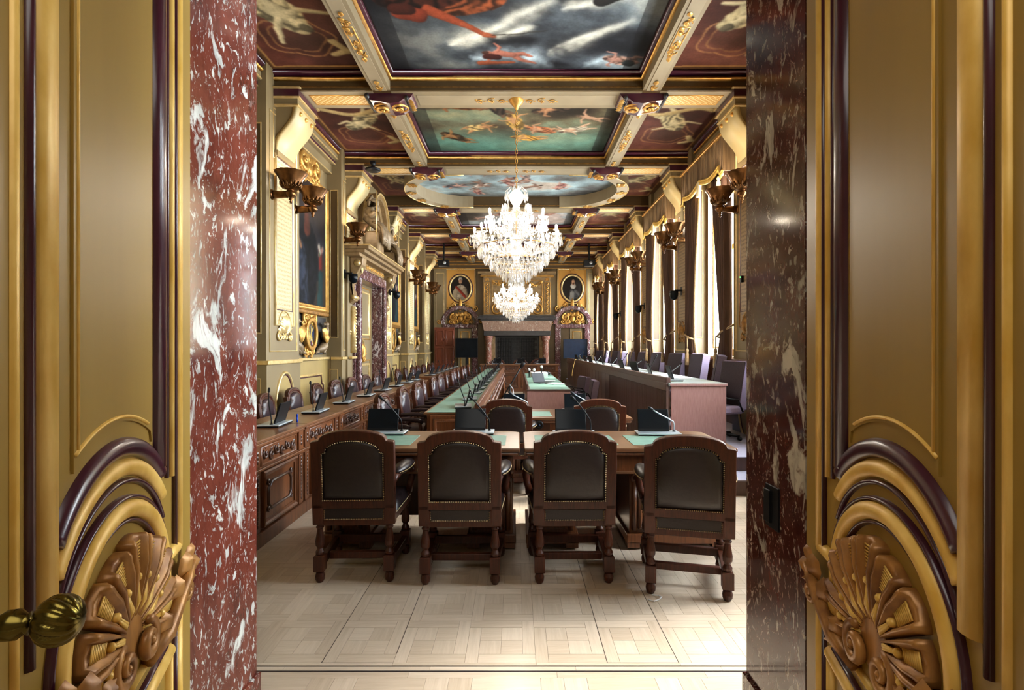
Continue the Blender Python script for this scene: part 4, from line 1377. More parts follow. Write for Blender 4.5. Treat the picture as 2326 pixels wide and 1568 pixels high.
for i, (a, b) in enumerate(OPEN):
    if i == 0: continue
    for d, s0 in ((1, a - .06), (-1, b + .04)):
        c = empty('curtain', (0, 0, 0))
        tag(c, 'brown curtain tied back on the %s side of the %s window from the doorway' % ('near' if d > 0 else 'far', ORD[i]), 'curtain', 'brown tied-back window curtains')
        vs, fs, edge = curtain_mesh(s0, .70 if d > 0 else .56, d, wt=.24 if d > 0 else .30)
        MB(TR).add(vs, fs).put('drape', 'curtain', c, True)
        MB(TR).tube([(e[0] + d * .012, e[1], e[2]) for e in edge], .028, 6).put('gold_fringe', 'fringe', c, True)
        m = MB(TR)
        wt = .24 if d > 0 else .30
        m.tube([(s0 - d * .05, 2.02, .28), (s0 + d * .06, 1.90, .46), (s0 + d * wt, 1.83, .45), (s0 + d * (wt + .03), 1.80, .33)], .018, 6)
        m.put('tie_rope', 'fringe', c, True)
        Tt = Matrix.Translation(TR @ Vector((s0 + d * wt * .9, 1.80, .48)))
        m = MB(Tt); m.tube([(0, 0, .04), (0, 0, -.18)], .010, 6)
        m.lathe([(.0, -.16), (.02, -.17), (.032, -.21), (.02, -.25), (.034, -.27), (.04, -.38), (.043, -.48), (0, -.48)], 12)
        m.put('tassel', 'fringe', c, True)
    v = empty('valance')
    tag(v, 'fringed curtain valance over the %s window from the doorway' % ORD[i], 'valance', 'fringed valances over the windows')
    n = 40
    def drop(t): return 4.62 - .10 * abs(math.sin(PI * t * 2.0)) + (.0 if .06 < t < .94 else -.16)
    s0, s1 = a - .14, b + .14
    vs, fs = [], []
    for k in range(n * 3 + 1):
        t = k / (n * 3)
        nn = .46 + .020 * math.sin(k * 1.3) + .01 * math.sin(k * .37)
        zb = drop(t)
        vs += [(s0 + (s1 - s0) * t, 5.04, nn), (s0 + (s1 - s0) * t, zb, nn), (s0 + (s1 - s0) * t, 5.04, nn - .02), (s0 + (s1 - s0) * t, zb, nn - .02)]
    for k in range(n * 3):
        p, q = k * 4, k * 4 + 4
        fs += [(p, q, q + 1, p + 1), (p + 2, p + 3, q + 3, q + 2), (p + 1, q + 1, q + 3, p + 3)]
    MB(TR).add(vs, fs).put('pelmet_fabric', 'valance', v, True)
    fm = MB(TR)
    path = [(s0 + (s1 - s0) * k / n, drop(k / n), .48) for k in range(n + 1)]
    fm.tube(path, .022, 6)
    for k in range(0, n * 2):
        t = (k + .5) / (n * 2)
        s_ = s0 + (s1 - s0) * t
        fm.tube([(s_, drop(t), .48), (s_, drop(t) - .075, .48)], [.014, .02], 4)
    fm.put('bullion_fringe', 'gold_leaf', v, True)
    MB(TR).box(s0 - .02, s1 + .02, 5.02, 5.06, 0, .51).put('pelmet_board', 'gold', v, bevel=.008)
    for e in (s0, s1):
        MB(TR).box(e - .012, e + .012, 4.45, 5.04, .02, .48).put('pelmet_return', 'valance', v)
    for t in (.06, .5, .94):
        Tt = Matrix.Translation(TR @ Vector((s0 + (s1 - s0) * t, drop(t) - .02, .50)))
        m = MB(Tt); m.lathe([(.0, 0), (.02, -.01), (.032, -.04), (.02, -.075), (.036, -.09), (.042, -.2), (.044, -.27), (0, -.27)], 10)
        m.put('tassel', 'cream', v, True)

# ================================================================== SCONCES
def make_sconce():
    """local: wall at n=0 along +x of the object; bowl stands off the wall"""
    r = empty('wall_sconce')
    n, prof = 32, [(.05, 0), (.09, .015), (.12, .05), (.136, .10), (.165, .175), (.218, .25)]
    vs, fs = [], []
    for k, (rr, z) in enumerate(prof):
        for i in range(n):
            a = 2 * PI * i / n
            q = rr * (1 + (.05 if i % 2 else -.02) * (k > 2) * (k - 2) / 3)
            vs.append((.27 + q * math.cos(a), q * math.sin(a), z))
    m = len(prof)
    for k in range(m - 1):
        for i in range(n):
            fs.append((k * n + i, k * n + (i + 1) % n, (k + 1) * n + (i + 1) % n, (k + 1) * n + i))
    b = MB().add(vs, fs)
    b.lathe([(0, -.012), (.05, -.012), (.05, .004), (0, .004)], 16, (.27, 0, 0))
    b.put('bowl', 'bronze', r, True)
    lf = MB()
    for i in range(16):
        a = 2 * PI * i / 16
        lf.tube([(.27 + .108 * math.cos(a), .108 * math.sin(a), .025), (.27 + .138 * math.cos(a), .138 * math.sin(a), .07), (.27 + .15 * math.cos(a), .15 * math.sin(a), .115)], [.010, .014, .004], 5)
        lf.ball((.27 + .128 * math.cos(a + .2), .128 * math.sin(a + .2), .048), .013, 5, 4)
    lf.put('leaf_band', 'bronze', r, True)
    MB().lathe([(0, -.19), (.012, -.185), (.022, -.165), (.012, -.145), (.03, -.135), (.02, -.11), (.055, -.09), (.075, -.05), (.06, -.012), (0, -.012)], 16, (.27, 0, 0)).put('finial', 'bronze', r, True)
    MB().tube([(0, 0, -.06), (.1, 0, -.062), (.2, 0, -.058), (.26, 0, -.05)], [.058, .054, .05, .05], 10).put('arm', 'bronze', r, True)
    MB().lathe([(0, 0), (.075, 0), (.07, .02), (.04, .032), (0, .034)], 16, (0, 0, -.06), 'x').put('wall_plate', 'bronze', r, True)
    MB().ball((.27, 0, .15), .05, 12, 8, (1, 1, 1.2)).put('lamp_globe', 'sconce_bulb', r, True)
    return r
sc = make_sconce()
first = True
for side in (-1, 1):
    for i, (a, b) in enumerate(PIL):
        if i == 0: continue
        for q, s in enumerate((a + .17, b - .14)):
            if side < 0 and (i, q) in ((2, 1), (3, 0)): continue
            o = place(sc, (side * XP, s, 3.87), 0 if side < 0 else PI, first=first)
            first = False
            tag(o, 'bronze bowl sconce on the %s edge of the %s pilaster along the %s' % (('near', 'far')[q], ORD[i - 1], 'painted wall' if side < 0 else 'window wall'), 'sconce', 'bronze bowl wall sconces')
            point('sconce_light', (.27, 0, .30), 9.0, (1.0, .86, .67), .06, o)

# ================================================================== LEFT WALL PICTURES AND RELIEFS
TL = frame('L', XW)
def wall_picture(a, b, z0, z1, label, seed):
    r = empty('painting'); tag(r, label, 'painting', 'large framed wall paintings')
    w, h = b - a, z1 - z0
    cv = Canvas(w, h, 70, 110, (40, 30, 28))
    cv.clouds([(14, 12, 14), (28, 23, 23), (40, 40, 48), (58, 44, 34)], seed, 1.0, 1, .7, .3, 1.8)
    cv.blend((60, 34, 24), np.clip((cv.Y - h * .45) / (h * .5), 0, 1) * .7)
    # standing dark-robed figure, flower vase
    cv.cloth((w * .45, -.2), (w * .42, h * .72), w * .3, (26, 24, 30), seed)
    cv.cloth((w * .42, -.2), (w * .30, h * .5), w * .12, (60, 66, 84), seed + 4)
    cv.capsule((w * .45, h * .62), (w * .45, h * .72), .16, .10, (110, 52, 36)); cv.capsule((w * .45, h * .80), (w * .46, h * .84), .10, .095, (176, 118, 86))
    cv.capsule((w * .30, h * .45), (w * .18, h * .55), .05, .04, (196, 140, 100)); cv.capsule((w * .18, h * .55), (w * .16, h * .3), .012, .01, (206, 170, 120))
    cv.capsule((w * .84, h * .30), (w * .84, h * .48), .09, .08, (140, 40, 30))
    for q in range(9):
        R = random.Random(q); cv.capsule((w * .84 + R.uniform(-.12, .12), h * .47 + R.uniform(-.05, .1)), (w * .84, h * .47), .05, .03, R.choice([(226, 210, 190), (214, 150, 130), (90, 110, 80)]))
    cv.capsule((w * .84, h * .0), (w * .84, h * .28), .14, .1, (40, 74, 74))
    cv.warp(seed, .05, 1.5); cv.im *= .8
    T = TL @ Matrix(((1, 0, 0, a), (0, 1, 0, z0), (0, 0, 1, .045), (0, 0, 0, 1)))
    link('canvas', cv.build('canvas', T), None, r)
    MB(TL).rect(a - .05, b + .05, z0 - .05, z1 + .05, [(-.06, .0), (-.06, .05), (-.03, .085), (0, .06), (.03, .065), (.055, .05), (.06, 0)]).put('frame', 'gold', r, True)
    m = MB(TL); m.crest((a + b) / 2, z1 + .20, 1.0, .5, 3, .03); m.put('crest_carving', 'gold', r, True)
    return r
def relief(a, b, z0, z1, label):
    """painted shield held by two griffins"""
    r = empty('carved_relief'); tag(r, label, 'relief', 'shield reliefs below the paintings')
    cs, cz = (a + b) / 2, (z0 + z1) / 2
    MB(TL).box(a, b, z0, z1, 0, .03).put('back_panel', 'slate', r)
    MB(TL).ring(arc(cs, cz + .02, .27, 0, 2 * PI, 28, .30)[:-1], arc(cs, cz + .02, .19, 0, 2 * PI, 28, .22)[:-1], .03, .12).put('shield_rim', 'gold', r, bevel=.02)
    cv = Canvas(.44, .5, 24, 28, (40, 44, 60))
    R = random.Random(4)
    for q in range(16): cv.capsule((R.uniform(.06, .38), R.uniform(.05, .45)), (R.uniform(.06, .38), R.uniform(.05, .45)), .03, .02, R.choice([(214, 180, 90), (150, 40, 36), (200, 206, 214), (40, 60, 110), (226, 200, 130)]))
    msk = np.hypot((cv.X - .22) / .20, (cv.Y - .25) / .23) < 1
    link('shield_field', cv.build('shield_field', TL @ Matrix(((1, 0, 0, cs - .22), (0, 1, 0, cz - .23), (0, 0, 1, .075), (0, 0, 0, 1))), mask=msk), None, r)
    m = MB(TL); m.crest(cs, z1 - .09, .7, .22, 6, .04); m.crest(cs, z0 + .06, .5, .16, 8, .04); m.put('shield_scroll', 'gold', r, True)
    for e in (-1, 1):
        g = MB(TL); x = cs + e * .50
        # crouching haunch, chest, curved neck, beaked head, forelegs and tail
        g.tube([(x - e * .16, z0 + .07, .06), (x - e * .02, z0 + .11, .09), (x + e * .12, z0 + .16, .09), (x + e * .20, z0 + .26, .08)], [.03, .075, .085, .06], 8)
        g.tube([(x + e * .19, z0 + .22, .09), (x + e * .17, z0 + .36, .10), (x + e * .22, z0 + .46, .11), (x + e * .20, z0 + .54, .11)], [.07, .058, .045, .04], 8)
        g.ball((x + e * .17, z0 + .575, .12), .05, 8, 6, (1.25, 1, 1)); g.leaf(x + e * .13, z0 + .57, .10, PI if e > 0 else 0, .3, .10, .5)
        g.tube([(x + e * .18, z0 + .18, .10), (x + e * .10, z0 + .08, .12), (x + e * .02, z0 + .03, .12)], [.04, .03, .025], 6)
        g.tube([(x - e * .14, z0 + .06, .08), (x - e * .26, z0 + .03, .08)], [.035, .02], 6)
        for q in range(7):
            g.leaf(x + e * (.22 - .012 * q), z0 + .56 - .055 * q, .085, (-.5 if e > 0 else PI + .5), .4, .10, .4)
        for q in range(5): g.leaf(x - e * (.05 - .07 * q), z0 + .06 + .02 * q, .08, PI / 2 + e * (.9 - .3 * q), .4, .07, .4)
        g.put('griffin_body', 'stone_fig', r, True)
        wg = MB(TL)
        for q in range(7): wg.leaf(x + e * .10, z0 + .24, .33 - .022 * q, PI / 2 + e * (.75 - .22 * q), .12, .12, .2)
        for q in range(5): wg.leaf(x + e * .08, z0 + .22, .17, PI / 2 + e * (.6 - .3 * q), .2, .15, .2)
        wg.put('griffin_wing', 'gold', r, True)
    return r
for i, nmb in ((1, 0), (3, 1), (4, 2)):
    a, b = PIL[i][1] + .12, PIL[i + 1][0] - .12
    wall_picture(a + .06, b - .06, 2.42, 4.62, ('large dark painting in a gilt frame, nearest the doorway', 'large dark painting in a gilt frame just past the pedimented portal', 'large dark painting in a gilt frame nearest the end wall')[nmb], 20 + nmb)
    MB(TL).box(a, b, 2.24, 2.32, 0, .10).put('picture_ledge', 'gold_dark', wall_l, bevel=.02)
    relief(a, b, 1.52, 2.22, ('gilded shield relief with griffins below the painting nearest the doorway', 'gilded shield relief with griffins below the painting past the portal', 'gilded shield relief with griffins below the painting nearest the end wall')[nmb])
    MB(TL).sweep([(a + .1, .25), (b - .1, .25), (b - .1, .95), (b - .2, 1.0), (b - .22, 1.15), (a + .22, 1.15), (a + .2, 1.0), (a + .1, .95)], hr(.018, .024, .02), True).put('dado_moulding', 'gold_pale', wall_l, True)
    MB(TL).sweep([(a + .13, .28), (b - .13, .28), (b - .13, .93), (b - .225, .98), (b - .245, 1.12), (a + .245, 1.12), (a + .225, .98), (a + .13, .93)], hr(.010, .016, .02), True).put('dado_inner_line', 'purple', wall_l, True)

# ================================================================== PEDIMENTED PORTAL
po = empty('door_portal', (0, 0, 0))
tag(po, 'pedimented marble portal with carved figures in the painted wall', 'doorway')
A, B = 10.62, 13.90
D0, D1 = 11.16, 13.12
m = MB(TL)
m.box(A + .02, D0 - .2, 0, 3.3, 0, .34).box(D1 + .2, B - .02, 0, 3.3, 0, .34).box(A + .02, B - .02, 3.3, 3.5, 0, .34)
m.put('surround', 'olive', po)
for s0, s1 in ((D0 - .2, D0), (D1, D1 + .2)):
    MB(TL).box(s0, s1, 0, 3.12, 0, .40).put('marble_jamb', 'marble_door', po, bevel=.015)
    MB(TL).box(s0 + (.0 if s0 > 12.5 else .06), s1 - (.06 if s0 > 12.5 else 0), 0, 3.12, .40, .49).put('marble_bead', 'marble_pale' if False else 'marble_door', po, bevel=.03)
MB(TL).box(D0 - .2, D1 + .2, 3.12, 3.34, 0, .46).put('marble_lintel', 'marble_door', po, bevel=.02)
MB(TL).box(D0, D1, 0, 3.12, .10, .15).put('leaf', 'olive', po)
for z0, z1 in ((.3, 1.25), (1.95, 2.95)):
    MB(TL).rect(D0 + .3, D1 - .3, z0, z1, hr(.03, .03, .15)).put('leaf_moulding', 'gold_pale', po, True)
    MB(TL).rect(D0 + .2, D1 - .2, z0 - .1, z1 + .1, hr(.016, .02, .15)).put('leaf_outer_line', 'gold', po, True)
m = MB(TL)
for q in range(9): m.leaf((D0 + D1) / 2, 1.42, .34, PI / 2 + (q - 4) * .3, .2, .15, .25)
for e in (-1, 1): m.spiral((D0 + D1) / 2 + e * .2, 1.40, .1, 1.4, PI / 2, -e, .3, .15)
m.put('leaf_palmette', 'gold', po, True)
MB(TL).sweep(arc((D0 + D1) / 2, 1.5, .36, PI, 0, 18), hr(.02, .03, .15)).put('leaf_arch', 'gold_pale', po, True)
MB(TL).box(D0 - .1, D1 + .1, 3.36, 3.52, .1, .42).put('frieze', 'stone_trim', po)
m = MB(TL); m.scrollwork(D0 - .08, D1 + .08, 3.37, 3.51, 4, .42); m.put('frieze_carving', 'gold', po, True)
for s in (A + .14, B - .42):
    cn = MB(TL)
    pr = [(.34, 2.55), (.44, 2.62), (.42, 2.75), (.38, 2.9), (.42, 3.05), (.52, 3.2), (.60, 3.34), (.62, 3.5), (.34, 3.5)]
    k = len(pr)
    vs = [(ss, z, d) for ss in (s, s + .28) for d, z in pr]
    cn.add(vs, [tuple(range(k))[::-1], tuple(range(k, 2 * k))] + [(q, (q + 1) % k, k + (q + 1) % k, k + q) for q in range(k)])
    cn.put('console', 'stone_trim', po, bevel=.02)
    c2 = MB(TL)
    for z in (2.68, 3.38): c2.tube([(s - .01, z, .50 if z > 3 else .42), (s + .29, z, .50 if z > 3 else .42)], .07 if z > 3 else .05, 10)
    c2.leaf(s + .14, 3.45, .28, -PI / 2, .3, .55, .1)
    c2.put('console_volute', 'gold_pale', po, True)
    st = MB(TL); st.tube([(s + .14, 1.55, .37), (s + .14, 2.5, .37)], [.07, .05], 8)
    for q in range(14): st.ball((s + .14, 1.62 + q * .065, .41), .036, 6, 4)
    st.put('garland', 'gold_pale', po, True)
    MB(TL).box(s - .06, s + .34, LEDGE - .05, LEDGE, .3, .42).put('console_ledge', 'gold_pale', po, bevel=.01)
for z0, z1, d in ((3.50, 3.57, .60), (3.57, 3.64, .70), (3.64, 3.72, .78)):
    MB(TL).box(A - .02, B + .02, z0, z1, .0, d).put('cornice_step', 'stone_trim', po, bevel=.012)
MB(TL).box(A - .03, B + .03, 3.705, 3.73, .0, .80).put('gilt_edge', 'gold_pale', po)
PC = 12.56
def arch_band(r0, r1, cz, a0, a1, n0, n1, mat, nm):
    o_, i_ = arc(PC, cz, r1, a0, a1, 24), arc(PC, cz, r0, a0, a1, 24)
    q = MB(TL); k = len(o_)
    vs = [(p[0], p[1], h) for h in (n0, n1) for L in (o_, i_) for p in L]
    fs = []
    for i in range(k - 1):
        fs += [(i, i + 1, k + i + 1, k + i), (2 * k + i, 3 * k + i, 3 * k + i + 1, 2 * k + i + 1), (i, 2 * k + i, 2 * k + i + 1, i + 1), (k + i, k + i + 1, 3 * k + i + 1, 3 * k + i)]
    fs += [(0, k, 3 * k, 2 * k), (k - 1, 2 * k - 1 + k * 2, 2 * k - 1, 3 * k - 1)] if False else [(0, k, 3 * k, 2 * k)]
    q.add(vs, fs); return q.put(nm, mat, po, False)
arch_band(.42, .62, 4.55, -.15, PI + .15, .12, .42, 'stone_trim', 'pediment_arch')
arch_band(.60, .72, 4.55, -.25, PI + .25, .26, .52, 'stone_trim', 'pediment_arch_edge')
arch_band(.70, .74, 4.55, -.25, PI + .25, .30, .56, 'gold_pale', 'pediment_gilt_edge')
for e in (-1, 1):
    q = MB(TL)
    cx = PC + e * (1.12 if e > 0 else 1.30)
    pp = [(cx - e * .02, 3.73), (cx + e * .42, 3.73), (cx + e * .38, 3.95), (cx + e * .25, 4.15), (cx + e * .05, 4.32), (cx - e * .12, 4.36), (cx - e * .16, 4.24), (cx + e * .02, 4.12), (cx + e * .1, 3.95)]
    q.prism(pp, .05, .5); q.put('pediment_volute', 'stone_trim', po, bevel=.03)
MB(TL).ring(arc(PC, 4.35, .36, 0, 2 * PI, 32, .58)[:-1], arc(PC, 4.35, .27, 0, 2 * PI, 32, .47)[:-1], .05, .36).put('shield_rim', 'gold_pale', po, bevel=.03)
MB(TL).dome(arc(PC, 4.35, .275, 0, 2 * PI, 32, .475)[:-1], .18, .34).put('shield_boss', 'stone_fig', po, True)
m = MB(TL)
for q in range(24):
    a = 2 * PI * q / 24; m.ball((PC + .40 * math.cos(a), 4.35 + .62 * math.sin(a), .3), .045, 6, 4)
m.crest(PC, 3.86, 1.3, .36, 5, .35); m.crest(PC, 5.0, .6, .36, 9, .3)
m.put('fruit_garland', 'gold_pale', po, True)
# two seated stone figures on the cornice
def seated(sg):
    J = [(0, -.06, .38), (0, .0, .58), (0, .04, .80), (0, .05, .93), (.01, .09, 1.06),
         (.10, .27, .44), (.13, .37, .20), (.13, .36, .02), (-.10, .29, .40), (-.14, .40, .16), (-.12, .34, -.04),
         (.20, .04, .80), (.31, .12, .62), (.36, .26, .74), (-.20, .04, .80), (-.30, .10, .60), (-.18, .28, .52), (.14, .47, .0), (-.12, .45, -.06), (.01, .10, 1.17)]
    E = [(0, 1), (1, 2), (2, 3), (3, 4), (0, 5), (5, 6), (6, 7), (0, 8), (8, 9), (9, 10), (2, 11), (11, 12), (12, 13), (2, 14), (14, 15), (15, 16), (7, 17), (10, 18), (4, 19)]
    Rr = [1.3 * q_ for q_ in (.17, .145, .165, .075, .125, .115, .08, .05, .115, .08, .05, .085, .06, .045, .085, .06, .045, .045, .045, .115)]
    me = skin_mesh([(p[0] * sg, p[1], p[2]) for p in J], E, Rr, 2)
    me.materials.append(MATS['stone_fig'])
    return me
for e, s in ((-1, 11.68), (1, B - .32)):
    f = empty('carved_figure', (-XW + (.50 if e < 0 else .42), s, 3.74 + (.22 if e < 0 else .12)), -PI / 2)
    tag(f, 'seated stone figure with drapery on the %s end of the portal cornice' % ('nearer' if e < 0 else 'farther'), 'statue')
    if e < 0: f.scale = (1.0, .9, .84)
    else: f.scale = (.8, .8, .8)
    link('figure_body', seated(-e), None, f)
    R = random.Random(3)
    for q in range(7):
        x = -.24 + .08 * q
        dr = MB()
        dr.tube([(x * .9, .12 + R.uniform(-.02, .02), .50), (x * 1.0, .27, .47), (x * 1.1, .38, .34), (x * 1.15 + R.uniform(-.03, .03), .42, .12), (x * 1.2, .40, -.10 + R.uniform(-.04, .04))], [.03, .05, .045, .04, .03], 6)
        dr.put('drapery_fold', 'stone_fig', f, True)
    be = MB()
    for q in range(9):
        a = (q - 4) * .35
        be.tube([(.01 * -e + .10 * math.sin(a), .09 - .06 * math.cos(a) * .4, 1.22), (.01 * -e + .125 * math.sin(a), .05 - .07 * math.cos(a), 1.10), (.01 * -e + .13 * math.sin(a), .03 - .06 * math.cos(a), .94)], [.035, .04, .02], 5)
    be.put('hair', 'stone_fig', f, True)
    be = MB()
    for q in range(5):
        be.tube([(.01 * -e + (q - 2) * .035, .17, 1.02), (.01 * -e + (q - 2) * .04, .20, .94), (.01 * -e + (q - 2) * .02, .19, .84)], [.03, .03, .012], 5)
    be.ball((.01 * -e, .205, 1.075), .022, 6, 4, (.8, 1, 1.5))
    for q in (-1, 1): be.ball((.01 * -e + q * .042, .175, 1.11), .022, 6, 4, (1.3, .5, .6))
    be.put('bearded_face', 'stone_fig', f, True)
    MB().tube([(-e * .40, .28, .0), (-e * .40, .28, 1.25)], .014, 6).put('staff', 'gold_pale', f, True)
    MB().prism([(-.24, -.24), (.24, -.24), (.2, .3), (-.2, .3)], -.30 if e < 0 else -.15, .28).put('rock_seat', 'stone_trim', f, bevel=.05)

# ================================================================== END WALL
def portrait(x, label, seed, light):
    r = empty('portrait', (0, 0, 0)); tag(r, label, 'painting', 'oval portraits on the end wall')
    cz = 4.24
    T = frame('F', YF)
    bot = lambda u: 3.32 + .28 * math.cos(u / .64 * PI / 2)
    poly = [(x - .64, 5.08), (x - .64, 3.32)] + [(x + u, bot(u)) for u in np.linspace(-.6, .6, 15)] + [(x + .64, 3.32), (x + .64, 5.08)]
    # lattice board built around the object's own origin so its pattern sits on it
    b = MB(Matrix(((1, 0, 0, 0), (0, 1, 0, 0), (0, 0, 1, 0), (0, 0, 0, 1)))).prism([(p[0] - x, p[1] - cz) for p in poly], 0, .04)
    o = b.put('lattice_board', 'lattice_fine', r)
    o.matrix_local = Matrix(((1, 0, 0, x), (0, 0, -1, YF - .001), (0, 1, 0, cz), (0, 0, 0, 1)))
    MB(T).sweep(poly, hr(.022, .03, .04), True).put('board_frame', 'gold_pale', r, True)
    MB(T).sweep([(p[0] * .97 + x * .03, p[1] * .97 + cz * .03) for p in poly], hr(.014, .02, .04), True).put('board_inner_line', 'purple', r, True)
    MB(T).sweep(arc(x, cz, .47, 0, 2 * PI, 36, .57)[:-1], hr(.045, .06, .04), True).put('oval_frame', 'gold_pale', r, True)
    MB(T).sweep(arc(x, cz, .53, 0, 2 * PI, 36, .63)[:-1], hr(.02, .03, .04), True).put('oval_outer_line', 'purple', r, True)
    cv = Canvas(.92, 1.12, 44, 54, (34, 28, 24))
    if light:
        cv.cloth((.46, -.2), (.46, .72), .34, (196, 176, 150), seed, .35); cv.capsule((.2, .1), (.28, .5), .1, .09, (190, 170, 140)); cv.capsule((.74, .05), (.64, .5), .1, .09, (170, 150, 124))
        cv.capsule((.28, .62), (.66, .2), .05, .06, (150, 52, 34)); cv.capsule((.46, .84), (.46, .92), .075, .08, (206, 160, 126)); cv.capsule((.46, .96), (.46, .98), .085, .075, (214, 206, 190)); cv.capsule((.46, .9), (.46, .87), .06, .05, (206, 156, 122))
    else:
        cv.cloth((.5, -.2), (.5, .55), .22, (60, 58, 58), seed, .5); cv.capsule((.42, .05), (.46, .35), .1, .1, (150, 146, 140)); cv.capsule((.6, .45), (.78, .25), .06, .05, (90, 86, 84))
        cv.capsule((.5, .66), (.5, .66), .12, .12, (206, 198, 184)); cv.capsule((.5, .88), (.5, .92), .08, .07, (46, 34, 28)); cv.capsule((.5, .76), (.5, .87), .062, .068, (206, 156, 122)); cv.capsule((.5, .75), (.5, .77), .035, .04, (90, 60, 44))
    msk = np.hypot((cv.X - .46) / .45, (cv.Y - .56) / .55) < 1
    link('canvas', cv.build('canvas', T @ Matrix(((1, 0, 0, x - .46), (0, 1, 0, cz - .56), (0, 0, 1, .055), (0, 0, 0, 1))), mask=msk), None, r)
    m = MB(T); m.crest(x, 5.06, .34, .26, 4, .05); m.leaf(x, 3.30, .52, PI / 2, .16, .06, .2); m.spiral(x, 3.3, .08, 1.2, 0, 1, .3, .06)
    m.put('clasp_carving', 'gold', r, True)
portrait(-2.44, 'oval portrait of a bust in pale coat with red sash', 2, True)
portrait(2.44, 'oval portrait of a dark-clad bust with white ruff', 5, False)

def end_door(x, name, label, open_leaf):
    r = empty(name); tag(r, label, 'door', kind='structure')
    T = frame('F', YF)
    w = .52
    for e in (-1, 1):
        a, b = sorted((x + e * w, x + e * (w + .24)))
        MB(T).box(a, b, 0, 2.52, 0, .16).put('marble_jamb', 'marble_door', r, bevel=.02)
    MB(T).box(x - w - .24, x + w + .24, 2.50, 2.66, 0, .18).put('marble_lintel', 'marble_door', r, bevel=.02)
    MB(T).ring(arc(x, 2.70, .84, 0, PI, 20, .78) + [(x - .84, 2.66), (x + .84, 2.66)], arc(x, 2.70, .66, 0, PI, 20, .60) + [(x - .66, 2.66), (x + .66, 2.66)], 0, .16).put('marble_arch', 'marble_door', r, bevel=.02)
    MB(T).prism(arc(x, 2.68, .67, 0, PI, 20, .61), 0, .05).put('tympanum', 'olive_dark', r)
    m = MB(T); m.crest(x, 2.90, 1.1, .55, 7, .05); m.scrollwork(x - .6, x + .6, 2.68, 2.85, 5, .05, 6); m.put('tympanum_carving', 'gold', r, True)
    m = MB(T)
    for e in (-1, 1):
        m.spiral(x + e * .62, 3.34, .14, 1.5, PI / 2, -e, .28, .02); m.spiral(x + e * .32, 3.52, .12, 1.5, PI / 2, e, .28, .02)
        m.leaf(x + e * .45, 3.45, .3, PI / 2 + e * .8, .2, .02); m.spiral(x + e * .92, 2.78, .1, 1.4, 0, e, .3, .1)
    m.put('crest_scroll', 'gold', r, True)
    MB(T).box(x - w, x + w, 0, 2.52, .0, .02).put('dark_opening', 'olive_dark', r)
    MB(T).box(x - .1, x + w - .05, 0, 2.48, .02, .06).put('inner_leaf', 'olive', r)
    MB(T).rect(x + .02, x + w - .15, 1.5, 2.35, hr(.02, .02, .06)).put('leaf_moulding', 'gold', r, True)
    MB(T).rect(x + .02, x + w - .15, .3, 1.3, hr(.02, .02, .06)).put('leaf_moulding', 'gold', r, True)
    return r
end_door(2.44, 'door_4', 'marble doorway with gilt tympanum beyond the navy screen', False)
end_door(-2.44, 'door_3', 'marble doorway with gilt tympanum beside the open brown leaf', True)
lf = empty('door_leaf', (-3.02, YF - .95, 0)); tag(lf, 'open brown panelled wooden door leaf near the end wall', 'door')
TD = Matrix(((1, 0, 0, 0), (0, 0, -1, 0), (0, 1, 0, 0), (0, 0, 0, 1)))
MB(TD).box(-.42, .42, 0, 2.5, -.06, 0).put('board', 'door_wood', lf, bevel=.006)
for a, b, z0, z1 in ((-.36, -.06, 1.75, 2.36), (.06, .36, 1.75, 2.36), (-.36, -.06, .95, 1.65), (.06, .36, .95, 1.65), (-.36, .36, .15, .75)):
    MB(TD).rect(a, b, z0, z1, hr(.025, .025)).put('panel_moulding', 'door_wood', lf, True)
    MB(TD).box(a + .05, b - .05, z0 + .05, z1 - .05, 0, .012).put('panel', 'door_wood', lf)
m = MB(TD); m.crest(0, 1.95, .34, .34, 3, 0); m.put('carving', 'door_wood', lf, True)
MB().ball((.38, -.05, 1.05), .03, 8, 6).put('knob', 'gold', lf, True)

# fireplace
fp = empty('fireplace', (0, YF, 0)); tag(fp, 'tall stone fireplace with marble columns and gilt overmantel', 'fireplace')
TQ = frame('F', 0.0)
def q(nm, mat, *bx, bev=.012):
    m = MB(TQ)
    for b in bx: m.box(*b)
    return m.put(nm, mat, fp, bevel=bev)
CX = .03
q('overmantel', 'stone_trim', (CX - 1.46, CX + 1.46, 3.02, 4.72, 0, .35))
q('overmantel_cornice', 'stone_trim', (CX - 1.55, CX + 1.55, 4.72, 4.82, 0, .42), (CX - 1.68, CX + 1.68, 4.82, 4.92, 0, .52))
q('overmantel_gilt_line', 'gold', (CX - 1.58, CX + 1.58, 4.70, 4.745, 0, .45))
for e in (-1, 1):
    a, b = sorted((CX + e * 1.18, CX + e * 1.42))
    MB(TQ).rect(a, b, 3.12, 4.45, hr(.015, .02, .35)).put('pilaster_frame', 'gold', fp, True)
    m = MB(TQ)
    for k in range(14): m.ball(((a + b) / 2, 3.2 + k * .09, .36), .035, 6, 4); m.leaf((a + b) / 2, 3.2 + k * .09, .1, PI / 2 + (-1) ** k * .7, .3, .35)
    m.crest((a + b) / 2, 4.58, .2, .16, 3, .35)
    m.put('pilaster_carving', 'gold', fp, True)
m = MB(TQ)
